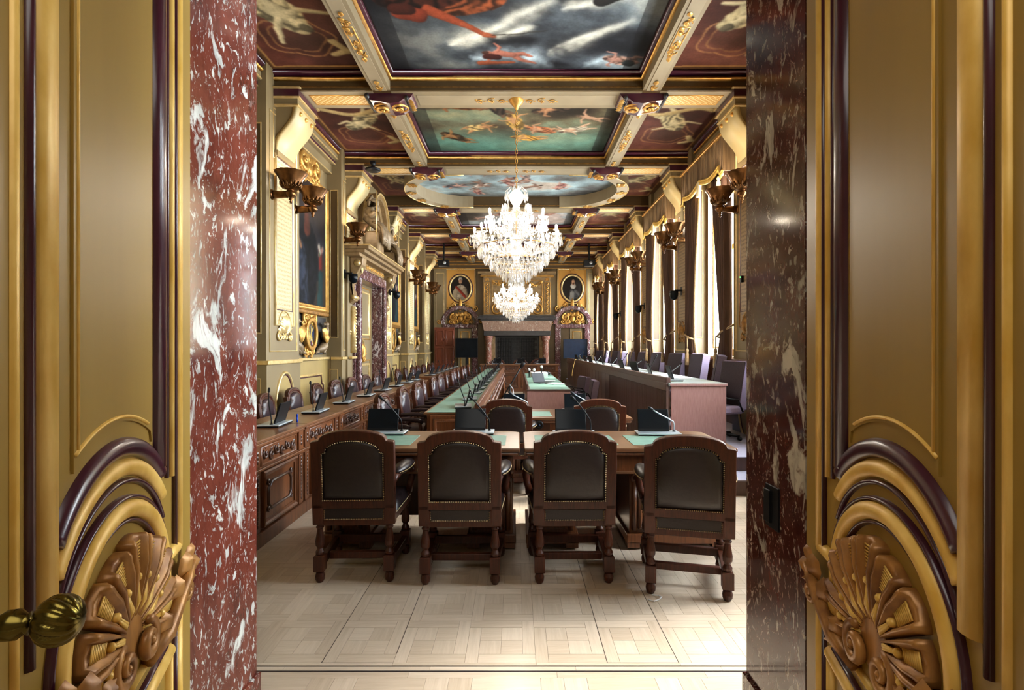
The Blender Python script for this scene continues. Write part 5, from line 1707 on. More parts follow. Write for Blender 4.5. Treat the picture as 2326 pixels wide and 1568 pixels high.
for e in (-1, 1):
    m.spiral(CX + e * .85, 3.30, .26, 1.6, PI / 2, -e, .16, .35, 26); m.spiral(CX + e * .95, 3.75, .16, 1.5, -PI / 2, e, .16, .35, 20); m.spiral(CX + e * .45, 3.22, .14, 1.4, PI / 2, e, .18, .35)
    m.spiral(CX + e * .55, 4.42, .13, 1.4, PI / 2, e, .18, .35); m.spiral(CX + e * .95, 4.42, .1, 1.4, PI / 2, -e, .18, .35)
    for k in range(8): m.leaf(CX + e * (.4 + .08 * k), 4.42 + .05 * math.sin(k), .16, rnd.uniform(0, 6), .3, .35)
m.crest(CX, 3.9, 1.0, .9, 8, .35)
m.rect(CX - 1.08, CX + 1.08, 3.1, 4.55, hr(.012, .016, .35))
m.put('overmantel_carving', 'gold', fp, True)
q('mantel_shelf', 'slate', (CX - 1.6, CX + 1.6, 2.94, 3.02, 0, .85), (CX - 1.66, CX + 1.66, 2.86, 2.94, 0, .92), (CX - 1.55, CX + 1.55, 2.78, 2.86, 0, .82))
MB(TQ).add([(CX - 1.5, 2.78, .78), (CX + 1.5, 2.78, .78), (CX + 1.4, 2.36, .68), (CX - 1.4, 2.36, .68), (CX - 1.5, 2.78, 0), (CX + 1.5, 2.78, 0), (CX + 1.4, 2.36, 0), (CX - 1.4, 2.36, 0)],
           [(0, 1, 2, 3), (0, 3, 7, 4), (1, 5, 6, 2), (3, 2, 6, 7)]).put('hood_frieze', 'marble_pale', fp)
q('lintel', 'slate', (CX - 1.42, CX + 1.42, 2.16, 2.36, 0, .66))
for e in (-1, 1):
    a, b = sorted((CX + e * .95, CX + e * 1.38))
    q('side_pier', 'stone_trim', (a, b, 0, 2.16, 0, .28))
    MB().lathe([(.0, 0), (.19, 0), (.19, .12), (.16, .14), (.17, .2), (.13, .24), (.135, .3), (.125, 1.85), (.13, 1.92), (.17, 1.98), (.19, 2.08), (.19, 2.16), (0, 2.16)], 24, (CX + e * 1.22, -.46, 0)).put('marble_column', 'marble_rose', fp, True)
q('firebox_back', 'slate', (CX - .95, CX + .95, 0, 2.16, .0, .02))
nrow, bw_, bh = 17, .235, .12
bme = MB(TQ).box(-bw_ / 2 + .006, bw_ / 2 - .006, -bh / 2 + .006, bh / 2 - .006, 0, .03).mesh('brick'); bme.materials.append(MATS['brick_dark'])
for j in range(nrow):
    for k in range(8):
        x = CX - .94 + bw_ * (k + .5) + (.06 if j % 2 else -.06)
        if abs(x - CX) < .85:
            o = bpy.data.objects.new('brick', bme); C.objects.link(o); o.parent = fp; o.location = (x, -.02, .1 + bh * j)
for e in (-1, 1):
    m = MB(TQ)
    for k in range(6): m.box(CX + e * .5 - .32 + k * .11, CX + e * .5 - .30 + k * .11, .1, 2.05, .06, .08)
    for k in range(9): m.box(CX + e * .5 - .33, CX + e * .5 + .27, .15 + k * .22, .165 + k * .22, .06, .085)
    m.put('fire_grille', 'black', fp)

# ================================================================== CHANDELIERS
def chandelier(name, y, zb, scale, chain_top, label, power):
    r = empty(name, (0.0, y, zb)); tag(r, label, 'chandelier', 'crystal chandeliers')
    k = scale
    R = random.Random(9)
    H = 1.42 * k
    # stem of glass vases
    MB().lathe([(0, 0), (.03, .0), (.05, .03), (.03, .07), (.09, .12), (.12, .2), (.07, .28), (.03, .34), (.07, .42), (.1, .52), (.05, .62), (.03, .72), (.06, .8), (.11, .9), (.13, 1.0), (.07, 1.08), (.04, 1.14), (.09, 1.22), (.12, 1.3), (.05, 1.38), (.015, 1.42), (0, 1.42)], 16).put('glass_stem', 'crystal', r, True)
    MB().tube([(0, 0, .0), (0, 0, 1.44)], .012, 6).put('stem_rod', 'gold', r, True)
    drops = MB()
    def drop(x, y_, z, L):
        w = L * .15
        drops.add([(x, y_, z), (x + w, y_, z - L * .6), (x, y_ + w, z - L * .6), (x - w, y_, z - L * .6), (x, y_ - w, z - L * .6), (x, y_, z - L)],
                  [(0, 1, 2), (0, 2, 3), (0, 3, 4), (0, 4, 1), (5, 2, 1), (5, 3, 2), (5, 4, 3), (5, 1, 4)])
    def tier(n, rad, zt, hub, candle_h, a0):
        for i in range(n):
            a = a0 + 2 * PI * i / n
            ca, sa = math.cos(a), math.sin(a)
            g = empty('arm_branch'); g.parent = r
            pts = [(.06 * ca, .06 * sa, hub), (rad * .35 * ca, rad * .35 * sa, hub - .10), (rad * .7 * ca, rad * .7 * sa, zt - .16), (rad * .93 * ca, rad * .93 * sa, zt - .09), (rad * ca, rad * sa, zt)]
            MB().tube(pts, .014, 6).put('glass_arm', 'crystal', g, True)
            MB().lathe([(0, -.01), (.03, -.005), (.07, .02), (.075, .03), (.03, .015), (0, .01)], 12, (rad * ca, rad * sa, zt)).put('drip_pan', 'crystal', g, True)
            MB().lathe([(0, .01), (.014, .01), (.014, .09), (0, .09)], 8, (rad * ca, rad * sa, zt)).put('candle_sleeve', 'paper', g, True)
            MB().ball((rad * ca, rad * sa, zt + candle_h), .02, 8, 6, (1, 1, 2.0)).put('candle_bulb', 'bulb', g, True)
            for q_ in range(7):
                b = 2 * PI * q_ / 7
                drop(rad * ca + .07 * math.cos(b), rad * sa + .07 * math.sin(b), zt + .01, .11)
            drop(rad * ca, rad * sa, zt - .02, .16)
            # strands back to the stem
            for t in np.linspace(.12, .95, 9):
                sag = .17 * math.sin(PI * t)
                drops.ball((rad * t * ca, rad * t * sa, zt + .1 + (1 - t) * .18 - sag), .014, 5, 3)
                drop(rad * t * ca, rad * t * sa, zt - .06 - (1 - t) * .05, .10)
    tier(12, .62, .66, .52, .12, .13)
    tier(8, .42, .92, .8, .12, .4)
    # basket of prisms below
    for j, (rad, z) in enumerate(((.56, .52), (.47, .42), (.38, .33), (.29, .25), (.20, .17), (.11, .10))):
        n = int(rad * 92)
        for i in range(n):
            a = 2 * PI * (i + .5 * (j % 2)) / n
            drop(rad * math.cos(a), rad * math.sin(a), z + R.uniform(-.01, .01), .15)
            drops.ball((rad * math.cos(a), rad * math.sin(a), z + .015), .012, 5, 3)
    for j, (rad, z) in enumerate(((.16, 1.36), (.22, 1.16), (.2, 1.02))):
        for i in range(10):
            a = 2 * PI * i / 10 + j
            drop(rad * math.cos(a), rad * math.sin(a), z, .15)
            if j == 0: drops.tube([(0, 0, 1.34), (rad * .6 * math.cos(a), rad * .6 * math.sin(a), 1.42), (rad * math.cos(a), rad * math.sin(a), 1.36)], .009, 5)
    d = drops.put('crystal_drops', 'crystal', r, False, 'stuff')
    for rad, z in ((.56, .53), (.38, .34), (.2, .18)):
        MB().sweep(arc(0, 0, rad, 0, 2 * PI, 32)[:-1], hr(.008, .012, z), True).put('metal_ring', 'gold', r, True)
    # chain and ceiling rose
    top = (chain_top - zb) / k
    m = MB(); z = 1.43; i = 0
    while z < top - .12:
        L = .07 / k
        pts = [(.016 * math.cos(t) * (i % 2), .016 * math.cos(t) * ((i + 1) % 2), z + L * .5 + L * .62 * math.sin(t)) for t in np.linspace(0, 2 * PI, 9)]
        m.tube(pts, .0055, 4); z += L; i += 1
    m.put('chain', 'gold', r, True)
    MB().lathe([(0, top - .15), (.02, top - .15), (.035, top - .11), (.09, top - .05), (.115, top - .015), (.115, top), (0, top)], 20).put('ceiling_rose', 'gold', r, True)
    r.scale = (k, k, k)
    for a in range(6):
        t = a * PI / 3 + .3
        point('chandelier_light', (.5 * math.cos(t), .5 * math.sin(t), .86), power / 8, (1.0, .90, .77), .10, r)
    point('chandelier_light', (0, 0, 1.2), power / 8, (1.0, .90, .77), .10, r)
    point('chandelier_light', (0, 0, .42), power / 8, (1.0, .90, .77), .10, r)
    return r
chandelier('crystal_chandelier', 7.82, 2.60, 1.0, ZS, 'lit crystal chandelier nearest the doorway, hanging on a gilt chain', 125)
chandelier('crystal_chandelier', 14.08, 2.34, .92, ZS, 'farther lit crystal chandelier, hanging before the fireplace', 125)

# ================================================================== SMALL WALL AND CEILING FITTINGS
def dome_camera(loc, rz, label):
    r = empty('dome_camera', loc, rz); tag(r, label, 'camera', 'black dome cameras')
    MB().box(0, .16, -.03, .03, .10, .14).put('bracket', 'black', r, bevel=.008)
    MB().box(-.01, .02, -.06, .06, .02, .20).put('wall_plate', 'black', r, bevel=.006)
    MB().lathe([(0, .11), (.085, .11), (.09, .05), (.085, .0), (.06, -.06), (0, -.085)], 18, (.17, 0, 0)).put('dome', 'screen', r, True)
for (x, y, z, s, lb) in ((-3.45, 10.62, 3.02, -1, 'black dome camera before the portal, near its closer console'), (-3.26, 13.62, 2.98, -1, 'black dome camera by the farther console of the portal'),
                         (XP, 11.0, 2.72, 1, 'black dome camera on the pilaster past the first visible window'), (XP, 14.2, 2.66, 1, 'black dome camera on the middle window pilaster'), (XP, 17.4, 2.66, 1, 'black dome camera on the window pilaster farther back')):
    dome_camera((x, y, z), 0 if s < 0 else PI, lb)
d = empty('ceiling_speaker', (-2.85, 10.50, ZS - .02)); tag(d, 'black round speaker hanging under the second cross beam', 'speaker')
MB().lathe([(0, -.14), (.13, -.14), (.15, -.12), (.15, -.10), (.05, -.08), (.03, -.02), (.05, .0), (.05, .02), (0, .02)], 20).put('speaker_body', 'black', d, True)
MB().box(-.05, .05, -.03, .03, .0, .06).put('mount', 'black', d)
for (x, lb) in ((-2.75, 'black projector hung from the ceiling near the end wall'), (2.75, 'small black projector hung on the window side near the end wall')):
    d = empty('projector', (x, 20.0, 4.72)); tag(d, lb, 'projector')
    MB().cbox(-.2, .2, -.16, .16, 0, .24, .02).put('housing', 'black', d)
    MB().lathe([(.0, -.05), (.05, -.05), (.06, 0), (0, 0)], 14, (.05, -.16, .12), 'y').put('lens', 'silver', d, True)
    MB().box(-.03, .03, -.03, .03, .24, .90).put('mount', 'black', d)

d = empty('wall_sensor', (XP, 8.02, 2.70), PI); tag(d, 'small black sensor with a green light on the pilaster by the dark jamb', 'sensor')
MB().cbox(0, .05, -.03, .03, -.06, .04, .006).put('housing', 'black', d)
MB().ball((.052, 0, .02), .010, 8, 5).put('indicator_light', 'led_green', d, True)
# ================================================================== ARMCHAIRS (nail-trimmed leather, turned legs)
TB = Matrix(((1, 0, 0, 0), (0, 0, -1, 0), (0, 1, 0, 0), (0, 0, 0, 1)))   # (x, z, n towards the camera)
def arched(hw, z0, zs, zt, sw, n=14):
    """outline with square shoulders and a raised arch; hw half width, sw half width of the arch"""
    r = [(-hw, z0), (hw, z0), (hw, zs)]
    for k in range(n + 1):
        a = PI * k / n
        r.append((sw * math.cos(a), zs + .010 + (zt - zs - .010) * math.sin(a) ** .9))
    r.append((-hw, zs))
    return r
def make_armchair():
    r = empty('armchair')
    lean = Matrix.Translation((0, 0, .42)) @ Matrix.Rotation(math.radians(5), 4, 'X') @ Matrix.Translation((0, 0, -.42))
    TBl = lean @ TB
    n = 14
    out = arched(.287, .527, 1.000, 1.082, .232, n)
    # frame with a leather-filled opening: matched outlines
    inn = arched(.214, .585, .920, 1.012, .190, n)
    MB(TBl).ring(out, inn, -.03, .03).put('back_frame', 'chair_wood', r, bevel=.006)
    cut = [(-.214, .40), (.214, .40), (.214, .585), (-.214, .585)]
    MB(TBl).dome(inn, .008, .034, .8).put('back_leather', 'leather', r, True)
    MB(TBl).dome(inn, -.008, -.05, .8).put('front_leather', 'leather', r, True)
    for e in (-1, 1):
        MB(TBl).box(min(e * .215, e * .287), max(e * .215, e * .287), .41, .56, -.03, .03).put('back_post', 'chair_wood', r, bevel=.006)
    nl = MB(TBl)
    def nails(poly, h, step=.0125, rr=.0056, m=nl):
        P = [Vector(p) for p in poly] + [Vector(poly[0])]
        for a, b in zip(P[:-1], P[1:]):
            k = max(1, int((b - a).length / step))
            for i in range(k):
                q = a + (b - a) * i / k
                m.ball((q.x, q.y, h), rr, 5, 3)
    nails([(p[0] * .985, .79 + (p[1] - .79) * .985) for p in inn], .033)
    nl.put('nail_trim', 'nail', r, True, 'stuff')
    # legs
    turned = [(.0, 0), (.022, .0), (.034, .02), (.037, .042), (.030, .066), (.018, .078)]
    up = [(.020, .19), (.034, .20), (.036, .215), (.026, .232), (.022, .24), (.036, .262), (.038, .29), (.030, .33), (.024, .36), (.022, .375), (.032, .385), (.032, .392), (.024, .40), (.024, .415)]
    for e in (-1, 1):
        for x, y in ((e * .243, 0), (e * .268, .50)):
            m = MB()
            m.lathe([(q[0] * .92, q[1]) for q in turned], 16, (x, y, 0)); m.lathe([(q[0] * .86, q[1]) for q in up], 16, (x, y, 0))
            m.cbox(x - .036, x + .036, y - .036, y + .036, .078, .192, .005)
            if y > 0: m.cbox(x - .034, x + .034, y - .034, y + .034, .41, .50, .004)
            else: m.cbox(x - .036, x + .036, y - .03, y + .03, .41, .52, .004)
            m.put('leg', 'chair_wood', r)
        MB().add([(e * (.243 + .05 * t) + dx, t and .48 or .03, z) for t in (0, .5) for dx in (-.022, .022) for z in (.095, .155)], [(0, 1, 3, 2), (4, 6, 7, 5), (0, 4, 5, 1), (2, 3, 7, 6), (1, 5, 7, 3), (0, 2, 6, 4)]).put('side_stretcher', 'chair_wood', r, bevel=.006)
    MB().box(-.225, .225, .15, .19, .10, .15).put('cross_stretcher', 'chair_wood', r, bevel=.006)
    MB().box(-.25, .25, .455, .495, .11, .17).put('front_stretcher', 'chair_wood', r, bevel=.006)
    MB().box(-.25, .25, -.02, .01, .40, .455).put('rear_rail', 'chair_wood', r, bevel=.004)
    MB().box(-.275, .275, .50, .53, .40, .46).put('front_rail', 'chair_wood', r, bevel=.004)
    for e in (-1, 1):
        MB().add([(e * (.248 + .028 * t) + dx, .52 * t, z) for t in (0, 1) for dx in (-.014, .014) for z in (.40, .46)], [(0, 1, 3, 2), (4, 6, 7, 5), (0, 4, 5, 1), (2, 3, 7, 6), (1, 5, 7, 3), (0, 2, 6, 4)]).put('side_rail', 'chair_wood', r)
    MB().dome([(-.27, -.015), (.27, -.015), (.305, .545), (-.305, .545)], .455, .545, .86).put('seat', 'leather', r, True)
    MB().box(-.212, .212, -.024, -.008, .44, .525).put('seat_back_leather', 'leather', r, bevel=.006)
    n2 = MB(TB)
    for e in (-1, 1):
        for k in range(6): n2.ball((e * .205, .447 + .012 * k, .027), .0056, 5, 3)
    for k in range(36): n2.ball((-.205 + .41 * k / 35, .447, .027), .0056, 5, 3)
    for sgn in (-1, 1):
        for k in range(38): n2.add(*_nail(sgn * (.274 + .030 * k / 38), .468, -(.0 + .53 * k / 38)))
    n2.put('seat_nail_trim', 'nail', r, True, 'stuff')
    for sgn in (-1, 1):
        def X(t): return sgn * (.262 + .058 * t)
        a = empty('armrest'); a.parent = r
        MB().tube([(X(0), .0, .70), (X(.1), .07, .715), (X(.4), .22, .735), (X(.75), .40, .73), (X(1), .52, .70), (X(1.02), .555, .69)], [.026, .026, .026, .026, .032, .024], 8).put('arm_rail', 'chair_wood', a, True)
        MB().tube([(X(.9), .47, .70), (X(1), .52, .64), (X(.85), .48, .58), (X(.5), .51, .50)], [.026, .03, .026, .03], 8).put('arm_support', 'chair_wood', a, True)
        pd_ = MB(Matrix.Translation((X(.55), .29, .748)) @ Matrix.Rotation(-sgn * .11, 4, 'Z'))
        pd_.ball((0, 0, 0), .17, 14, 8, (.33, 1.25, .26)); pd_.put('arm_pad', 'leather', a, True)
        m = MB(Matrix.Translation((X(.55), .29, .740)) @ Matrix.Rotation(-sgn * .11, 4, 'Z'))
        for k in range(28):
            t = -.19 + .38 * k / 27
            for e in (-1, 1): m.ball((e * .054 * math.sqrt(max(0, 1 - (t / .215) ** 2)), t, 0), .0055, 5, 3)
        m.put('arm_nail_trim', 'nail', a, True, 'stuff')
    return r
def _nail(x, z, n):
    q = MB(); q.ball((x, z, n), .0048, 5, 3); return q.v, q.f
ac = make_armchair()
G = 'leather armchairs with turned legs'
spots = [(-1.14, 3.73, 2, 'leftmost of the four brown leather armchairs backing the doorway'), (-.392, 3.69, 0, 'second brown leather armchair from the carved wall desks, back to the doorway'),
         (.405, 3.71, 1, 'third brown leather armchair, between the table gap and the turned one'), (1.14, 3.50, -13, 'turned brown leather armchair standing nearest the dark marble jamb'),
         (-.11, 5.93, 0, 'armchair at the middle table with its back towards the table gap'), (.93, 5.93, -2, 'armchair at the middle table beside the dark slatted bench')]
for k, (x, y, a, lb) in enumerate(spots):
    o = place(ac, (x, y, 0), math.radians(a), lb, k == 0)
    tag(o, lb, 'armchair', G)

# ================================================================== COUNCIL CHAIRS (wall desks, middle desks)
def make_council_chair():
    r = empty('council_chair')
    lean = Matrix.Translation((0, 0, .5)) @ Matrix.Rotation(math.radians(7), 4, 'X') @ Matrix.Translation((0, 0, -.5))
    TBl = lean @ TB
    def outl(hw, z0, zs, zt, sw, n=16):
        p = [(-hw * .9, z0), (hw * .9, z0), (hw, zs - .12), (hw, zs)]
        for k in range(n + 1):
            a = PI * k / n
            p.append((sw * math.cos(a), zs + .005 + (zt - zs) * math.sin(a) ** .7))
        return p + [(-hw, zs), (-hw, zs - .12)]
    out, inn = outl(.25, .52, .955, 1.07, .20), outl(.185, .58, .90, .995, .172)
    MB(TBl).ring(out, inn, -.03, .03).put('back_frame', 'chair_wood', r, bevel=.008)
    MB(TBl).dome(inn, -.015, -.06, .8).put('back_leather', 'leather_plum', r, True)
    MB(TBl).dome(inn, .01, .03, .8).put('rear_leather', 'leather_plum', r, True)
    mid = [((p[0] + q[0]) / 2, (p[1] + q[1]) / 2) for p, q in zip(out, inn)]
    MB(TBl).sweep(mid, [(-.016, -.03), (-.008, -.042), (.008, -.042), (.016, -.03)], True).put('frame_bead', 'chair_wood', r, True)
    nl = MB(TBl)
    for p in inn:
        pass
    P = [Vector(p) for p in inn] + [Vector(inn[0])]
    for a, b in zip(P[:-1], P[1:]):
        k = max(1, int((b - a).length / .022))
        for i in range(k):
            q = a + (b - a) * i / k
            nl.ball((q.x, q.y, -.032), .006, 4, 3)
    nl.put('nail_trim', 'nail', r, True, 'stuff')
    MB().dome([(-.25, .02), (.25, .02), (.27, .46), (-.27, .46)], .43, .51, .85).put('seat', 'leather_plum', r, True)
    MB().box(-.255, .255, .02, .46, .39, .435).put('seat_rail', 'chair_wood', r, bevel=.01)
    for e in (-1, 1):
        MB().tube([(e * .25, .0, .68), (e * .27, .15, .70), (e * .275, .34, .685), (e * .275, .40, .66)], [.026, .028, .03, .03], 8).put('armrest', 'leather_plum', r, True)
        MB().tube([(e * .272, .36, .66), (e * .265, .38, .55), (e * .26, .33, .44)], [.022, .026, .024], 8).put('arm_support', 'chair_wood', r, True)
        MB().tube([(e * .235, .0, .40), (e * .235, -.01, .55)], .026, 6).put('back_post', 'chair_wood', r, True)
    MB().lathe([(0, .14), (.06, .14), (.05, .2), (.035, .24), (.035, .36), (.07, .39), (0, .39)], 12, (0, .23, 0)).put('pedestal', 'chair_wood', r, True)
    for k in range(4):
        a = PI / 4 + k * PI / 2
        MB().tube([(0 + .03 * math.cos(a), .23 + .03 * math.sin(a), .18), (.17 * math.cos(a), .23 + .17 * math.sin(a), .12), (.29 * math.cos(a), .23 + .29 * math.sin(a), .03)], [.035, .03, .026], 7).put('foot', 'chair_wood', r, True)
    return r
cc = make_council_chair()
first = True
rows = [('along the painted wall, near group', -3.19, [5.80, 6.74, 7.69, 8.65, 9.55, 10.45, 11.4, 12.4], 'chairs behind the near wall desks'),
        ('along the painted wall, far group', -3.17, [14.5, 15.5, 16.4, 17.4, 18.4, 19.4, 20.3], 'chairs behind the far wall desks'),
        ('at the middle desk row', -1.63, [6.75, 7.85, 8.8, 9.72, 10.65, 11.6, 12.5, 13.45, 14.4, 15.3, 16.25, 17.2, 18.1], 'chairs at the middle desk row')]
for nm, x, ys, g in rows:
    for k, y in enumerate(ys):
        lb = 'carved leather council chair, %s from the doorway %s' % (ORD[k], nm)
        o = place(cc, (x + rnd.uniform(-.04, .04), y, 0), -PI / 2 + rnd.uniform(-.12, .12), lb, first)
        first = False
        tag(o, lb, 'chair', g)

# ================================================================== CARVED DESKS
def panel_ornament(T, a, b, z0, z1, parent, mat='desk_wood'):
    MB(T).rect(a, b, z0, z1, [(-.03, 0), (-.03, .028), (-.012, .034), (.0, .02), (.02, .016), (.02, 0)]).put('panel_frame', mat, parent)
    MB(T).box(a + .01, b - .01, z0 + .01, z1 - .01, 0, .006).put('panel', mat, parent)
    c = .05
    x0, x1, y0, y1 = a + .09, b - .09, z0 + .09, z1 - .09
    if x1 - x0 > .1:
        MB(T).sweep([(x0 + c, y0), (x1 - c, y0), (x1, y0 + c), (x1, y1 - c), (x1 - c, y1), (x0 + c, y1), (x0, y1 - c), (x0, y0 + c)], hr(.014, .02, .006), True).put('octagon_moulding', 'desk_dark', parent, True)
        m = MB(T)
        for u in (x0, x1):
            for v in (y0, y1): m.spiral(u, v, .03, 1.3, 0, 1, .35, .006, 10, 5)
        m.put('corner_volute', 'desk_dark', parent, True)
def make_desk(w, rail):
    r = empty('carved_desk')
    H = .89
    T = Matrix(((-1, 0, 0, 0), (0, 0, 1, 0), (0, 1, 0, 0), (0, 0, 0, 1)))      # front face at y=0, decoration towards +y
    hw = w / 2
    MB().box(-hw, hw, -.05, 0, .10, H - .03).put('front_board', 'desk_wood', r)
    for e in (-1, 1):
        MB().box(e * hw - (.03 if e > 0 else 0), e * hw + (.03 if e < 0 else 0), -.58, -.05, .02, H - .03).put('side_board', 'desk_wood', r)
    MB().cbox(-hw, hw, -.62, .05, H - .03, H, .008).put('desk_top', 'desk_top', r)
    MB().box(-hw + .02, hw - .02, -.05, .035, H - .06, H - .03).put('top_moulding', 'desk_wood', r, bevel=.008)
    MB().box(-hw, hw, -.05, .04, .0, .12).put('plinth', 'desk_wood', r, bevel=.008)
    if rail: MB().box(-hw + .0, hw - .0, -.58, -.08, H, H + .003).put('leather_inset', 'mint', r)
    # frieze
    MB(T).rect(-hw + .17, hw - .17, .66, .81, hr(.010, .014)).put('frieze_frame', 'desk_wood', r, True)
    m = MB(T); m.scrollwork(-hw + .19, hw - .19, .675, .80, 8, .0, 6); m.put('frieze_carving', 'desk_dark', r, True)
    MB(T).box(-hw + .0, hw, .615, .64, 0, .022).put('frieze_ledge', 'desk_wood', r, bevel=.006)
    for e in (-1, 1):
        x = e * (hw - .075)
        MB(T).box(x - .05, x + .05, .12, .60, 0, .02).put('stile', 'desk_wood', r, bevel=.004)
        MB(T).box(x - .05, x + .05, .65, .83, 0, .02).put('stile_block', 'desk_wood', r, bevel=.004)
        m = MB(T)
        for k in range(12): m.leaf(x, .16 + k * .035, .035, PI / 2, .45, .02, .3)
        for k in range(3): m.leaf(x, .69 + k * .035, .035, PI / 2, .45, .02, .3)
        m.put('stile_carving', 'desk_dark', r, True)
    panel_ornament(T, -hw + .20, hw - .20, .17, .58, r)
    if rail:
        MB().box(-hw, hw, -.02, .03, H, H + .10).put('front_rail', 'desk_wood', r, bevel=.006)
        m = MB(T)
        for k in range(8):
            x = -hw + (k + .5) * w / 8
            m.lathe([(.0, .14), (.022, .14), (.03, .2), (.018, .28), (.028, .4), (.018, .52), (.03, .58), (.02, .6), (0, .6)], 8, (0, 0, 0)) if False else None
            m.tube([(x, .15, .03), (x, .25, .045), (x, .40, .03), (x, .52, .045), (x, .60, .03)], [.02, .03, .018, .03, .02], 7)
            m.ball((x, .72, .03), .03, 6, 4)
        m.put('baluster_carving', 'desk_wood', r, True)
    return r
UW = 1.03
dk = make_desk(UW, False)
first = True
for nm, y0, n, g in (('in the near run along the painted wall', 4.25, 8, 'near run of carved wall desks'), ('in the far run along the painted wall', 13.9, 7, 'far run of carved wall desks')):
    for k in range(n):
        lb = 'carved oak desk unit, %s from the doorway %s' % (ORD[k], nm)
        o = place(dk, (-2.14, y0 + UW * (k + .5), 0), -PI / 2, lb, first); first = False
        tag(o, lb, 'desk', g)
dm = make_desk(1.0, True)
for k in range(13):
    lb = 'carved oak desk with front rail, %s from the doorway in the middle row' % ORD[k]
    o = place(dm, (-.47, 6.2 + 1.0 * (k + .5), 0), -PI / 2, lb, k == 0)
    tag(o, lb, 'desk', 'middle run of carved desks')
# end panel of the middle row seen from the doorway
ep = empty('desk_end_panel', (-.75, 6.19, 0)); tag(ep, 'panelled oak end of the middle desk row facing the doorway', 'panel')
MB(TB).box(-.26, .24, .1, .86, 0, .03).put('board', 'desk_wood', ep, bevel=.005)
MB(TB).rect(-.2, .18, .60, .80, hr(.02, .02, .03)).put('moulding', 'desk_wood', ep, True)
MB(TB).rect(-.2, .18, .16, .52, hr(.02, .02, .03)).put('moulding', 'desk_wood', ep, True)

# presiding desk before the fireplace
pd = empty('presiding_desk', (.12, 19.85, 0), PI); tag(pd, 'wide carved oak presiding desk before the fireplace', 'desk')
T = Matrix(((-1, 0, 0, 0), (0, 0, 1, 0), (0, 1, 0, 0), (0, 0, 0, 1)))
MB().box(-1.45, 1.45, -.06, 0, .12, .98).put('front_board', 'desk_wood', pd)
MB().cbox(-1.5, 1.5, -.75, .07, .98, 1.02, .01).put('desk_top', 'desk_top', pd)
MB().box(-1.48, 1.48, -.06, .05, 0, .14).put('plinth', 'desk_wood', pd, bevel=.01)
MB().box(-1.45, 1.45, -.06, .03, .74, .77).put('frieze_ledge', 'desk_wood', pd, bevel=.006)
for e in (-1.45, 1.39):
    MB().box(e, e + .06, -.72, -.06, 0, .98).put('side_board', 'desk_wood', pd)
for k in range(4):
    a = -1.40 + k * .70
    panel_ornament(T, a + .08, a + .62, .20, .70, pd)
    m = MB(T); m.scrollwork(a + .08, a + .62, .80, .94, 6, 0, 5); m.put('frieze_carving', 'desk_dark', pd, True)
for k in range(5):
    x = -1.40 + k * .70
    MB(T).box(x - .05, x + .05, .14, .97, 0, .025).put('stile', 'desk_wood', pd, bevel=.005)
pc = empty('presiding_chair')
MB(TB).ring(arc(0, .95, .30, 0, PI, 18, .26) + [(-.30, .5), (.30, .5)], arc(0, .95, .24, 0, PI, 18, .20) + [(-.24, .56), (.24, .56)], -.03, .03).put('back_frame', 'chair_wood', pc, bevel=.006)
MB(TB).dome(arc(0, .95, .242, 0, PI, 18, .202) + [(-.242, .56), (.242, .56)], .0, .05, .8).put('back_leather', 'leather_plum', pc, True)
MB().dome([(-.26, -.46), (.26, -.46), (.26, 0), (-.26, 0)], .42, .5, .85).put('seat', 'leather_plum', pc, True)
for e in (-1, 1):
    for y in (-.42, -.02): MB().tube([(e * .24, y, 0), (e * .24, y, .42)], [.022, .03], 8).put('leg', 'chair_wood', pc, True)
    MB().tube([(e * .28, 0, .70), (e * .29, -.2, .72), (e * .28, -.42, .69)], .028, 8).put('armrest', 'chair_wood', pc, True)
for k, (x, lb) in enumerate(((-.75, 'round-backed chair behind the presiding desk, beside the middle desk row'), (.15, 'round-backed chair at the centre of the presiding desk'), (.85, 'round-backed chair at the window end of the presiding desk'))):
    o = place(pc, (x, 21.0, 0), 0, lb, k == 0); tag(o, lb, 'chair', 'round-backed presiding chairs')

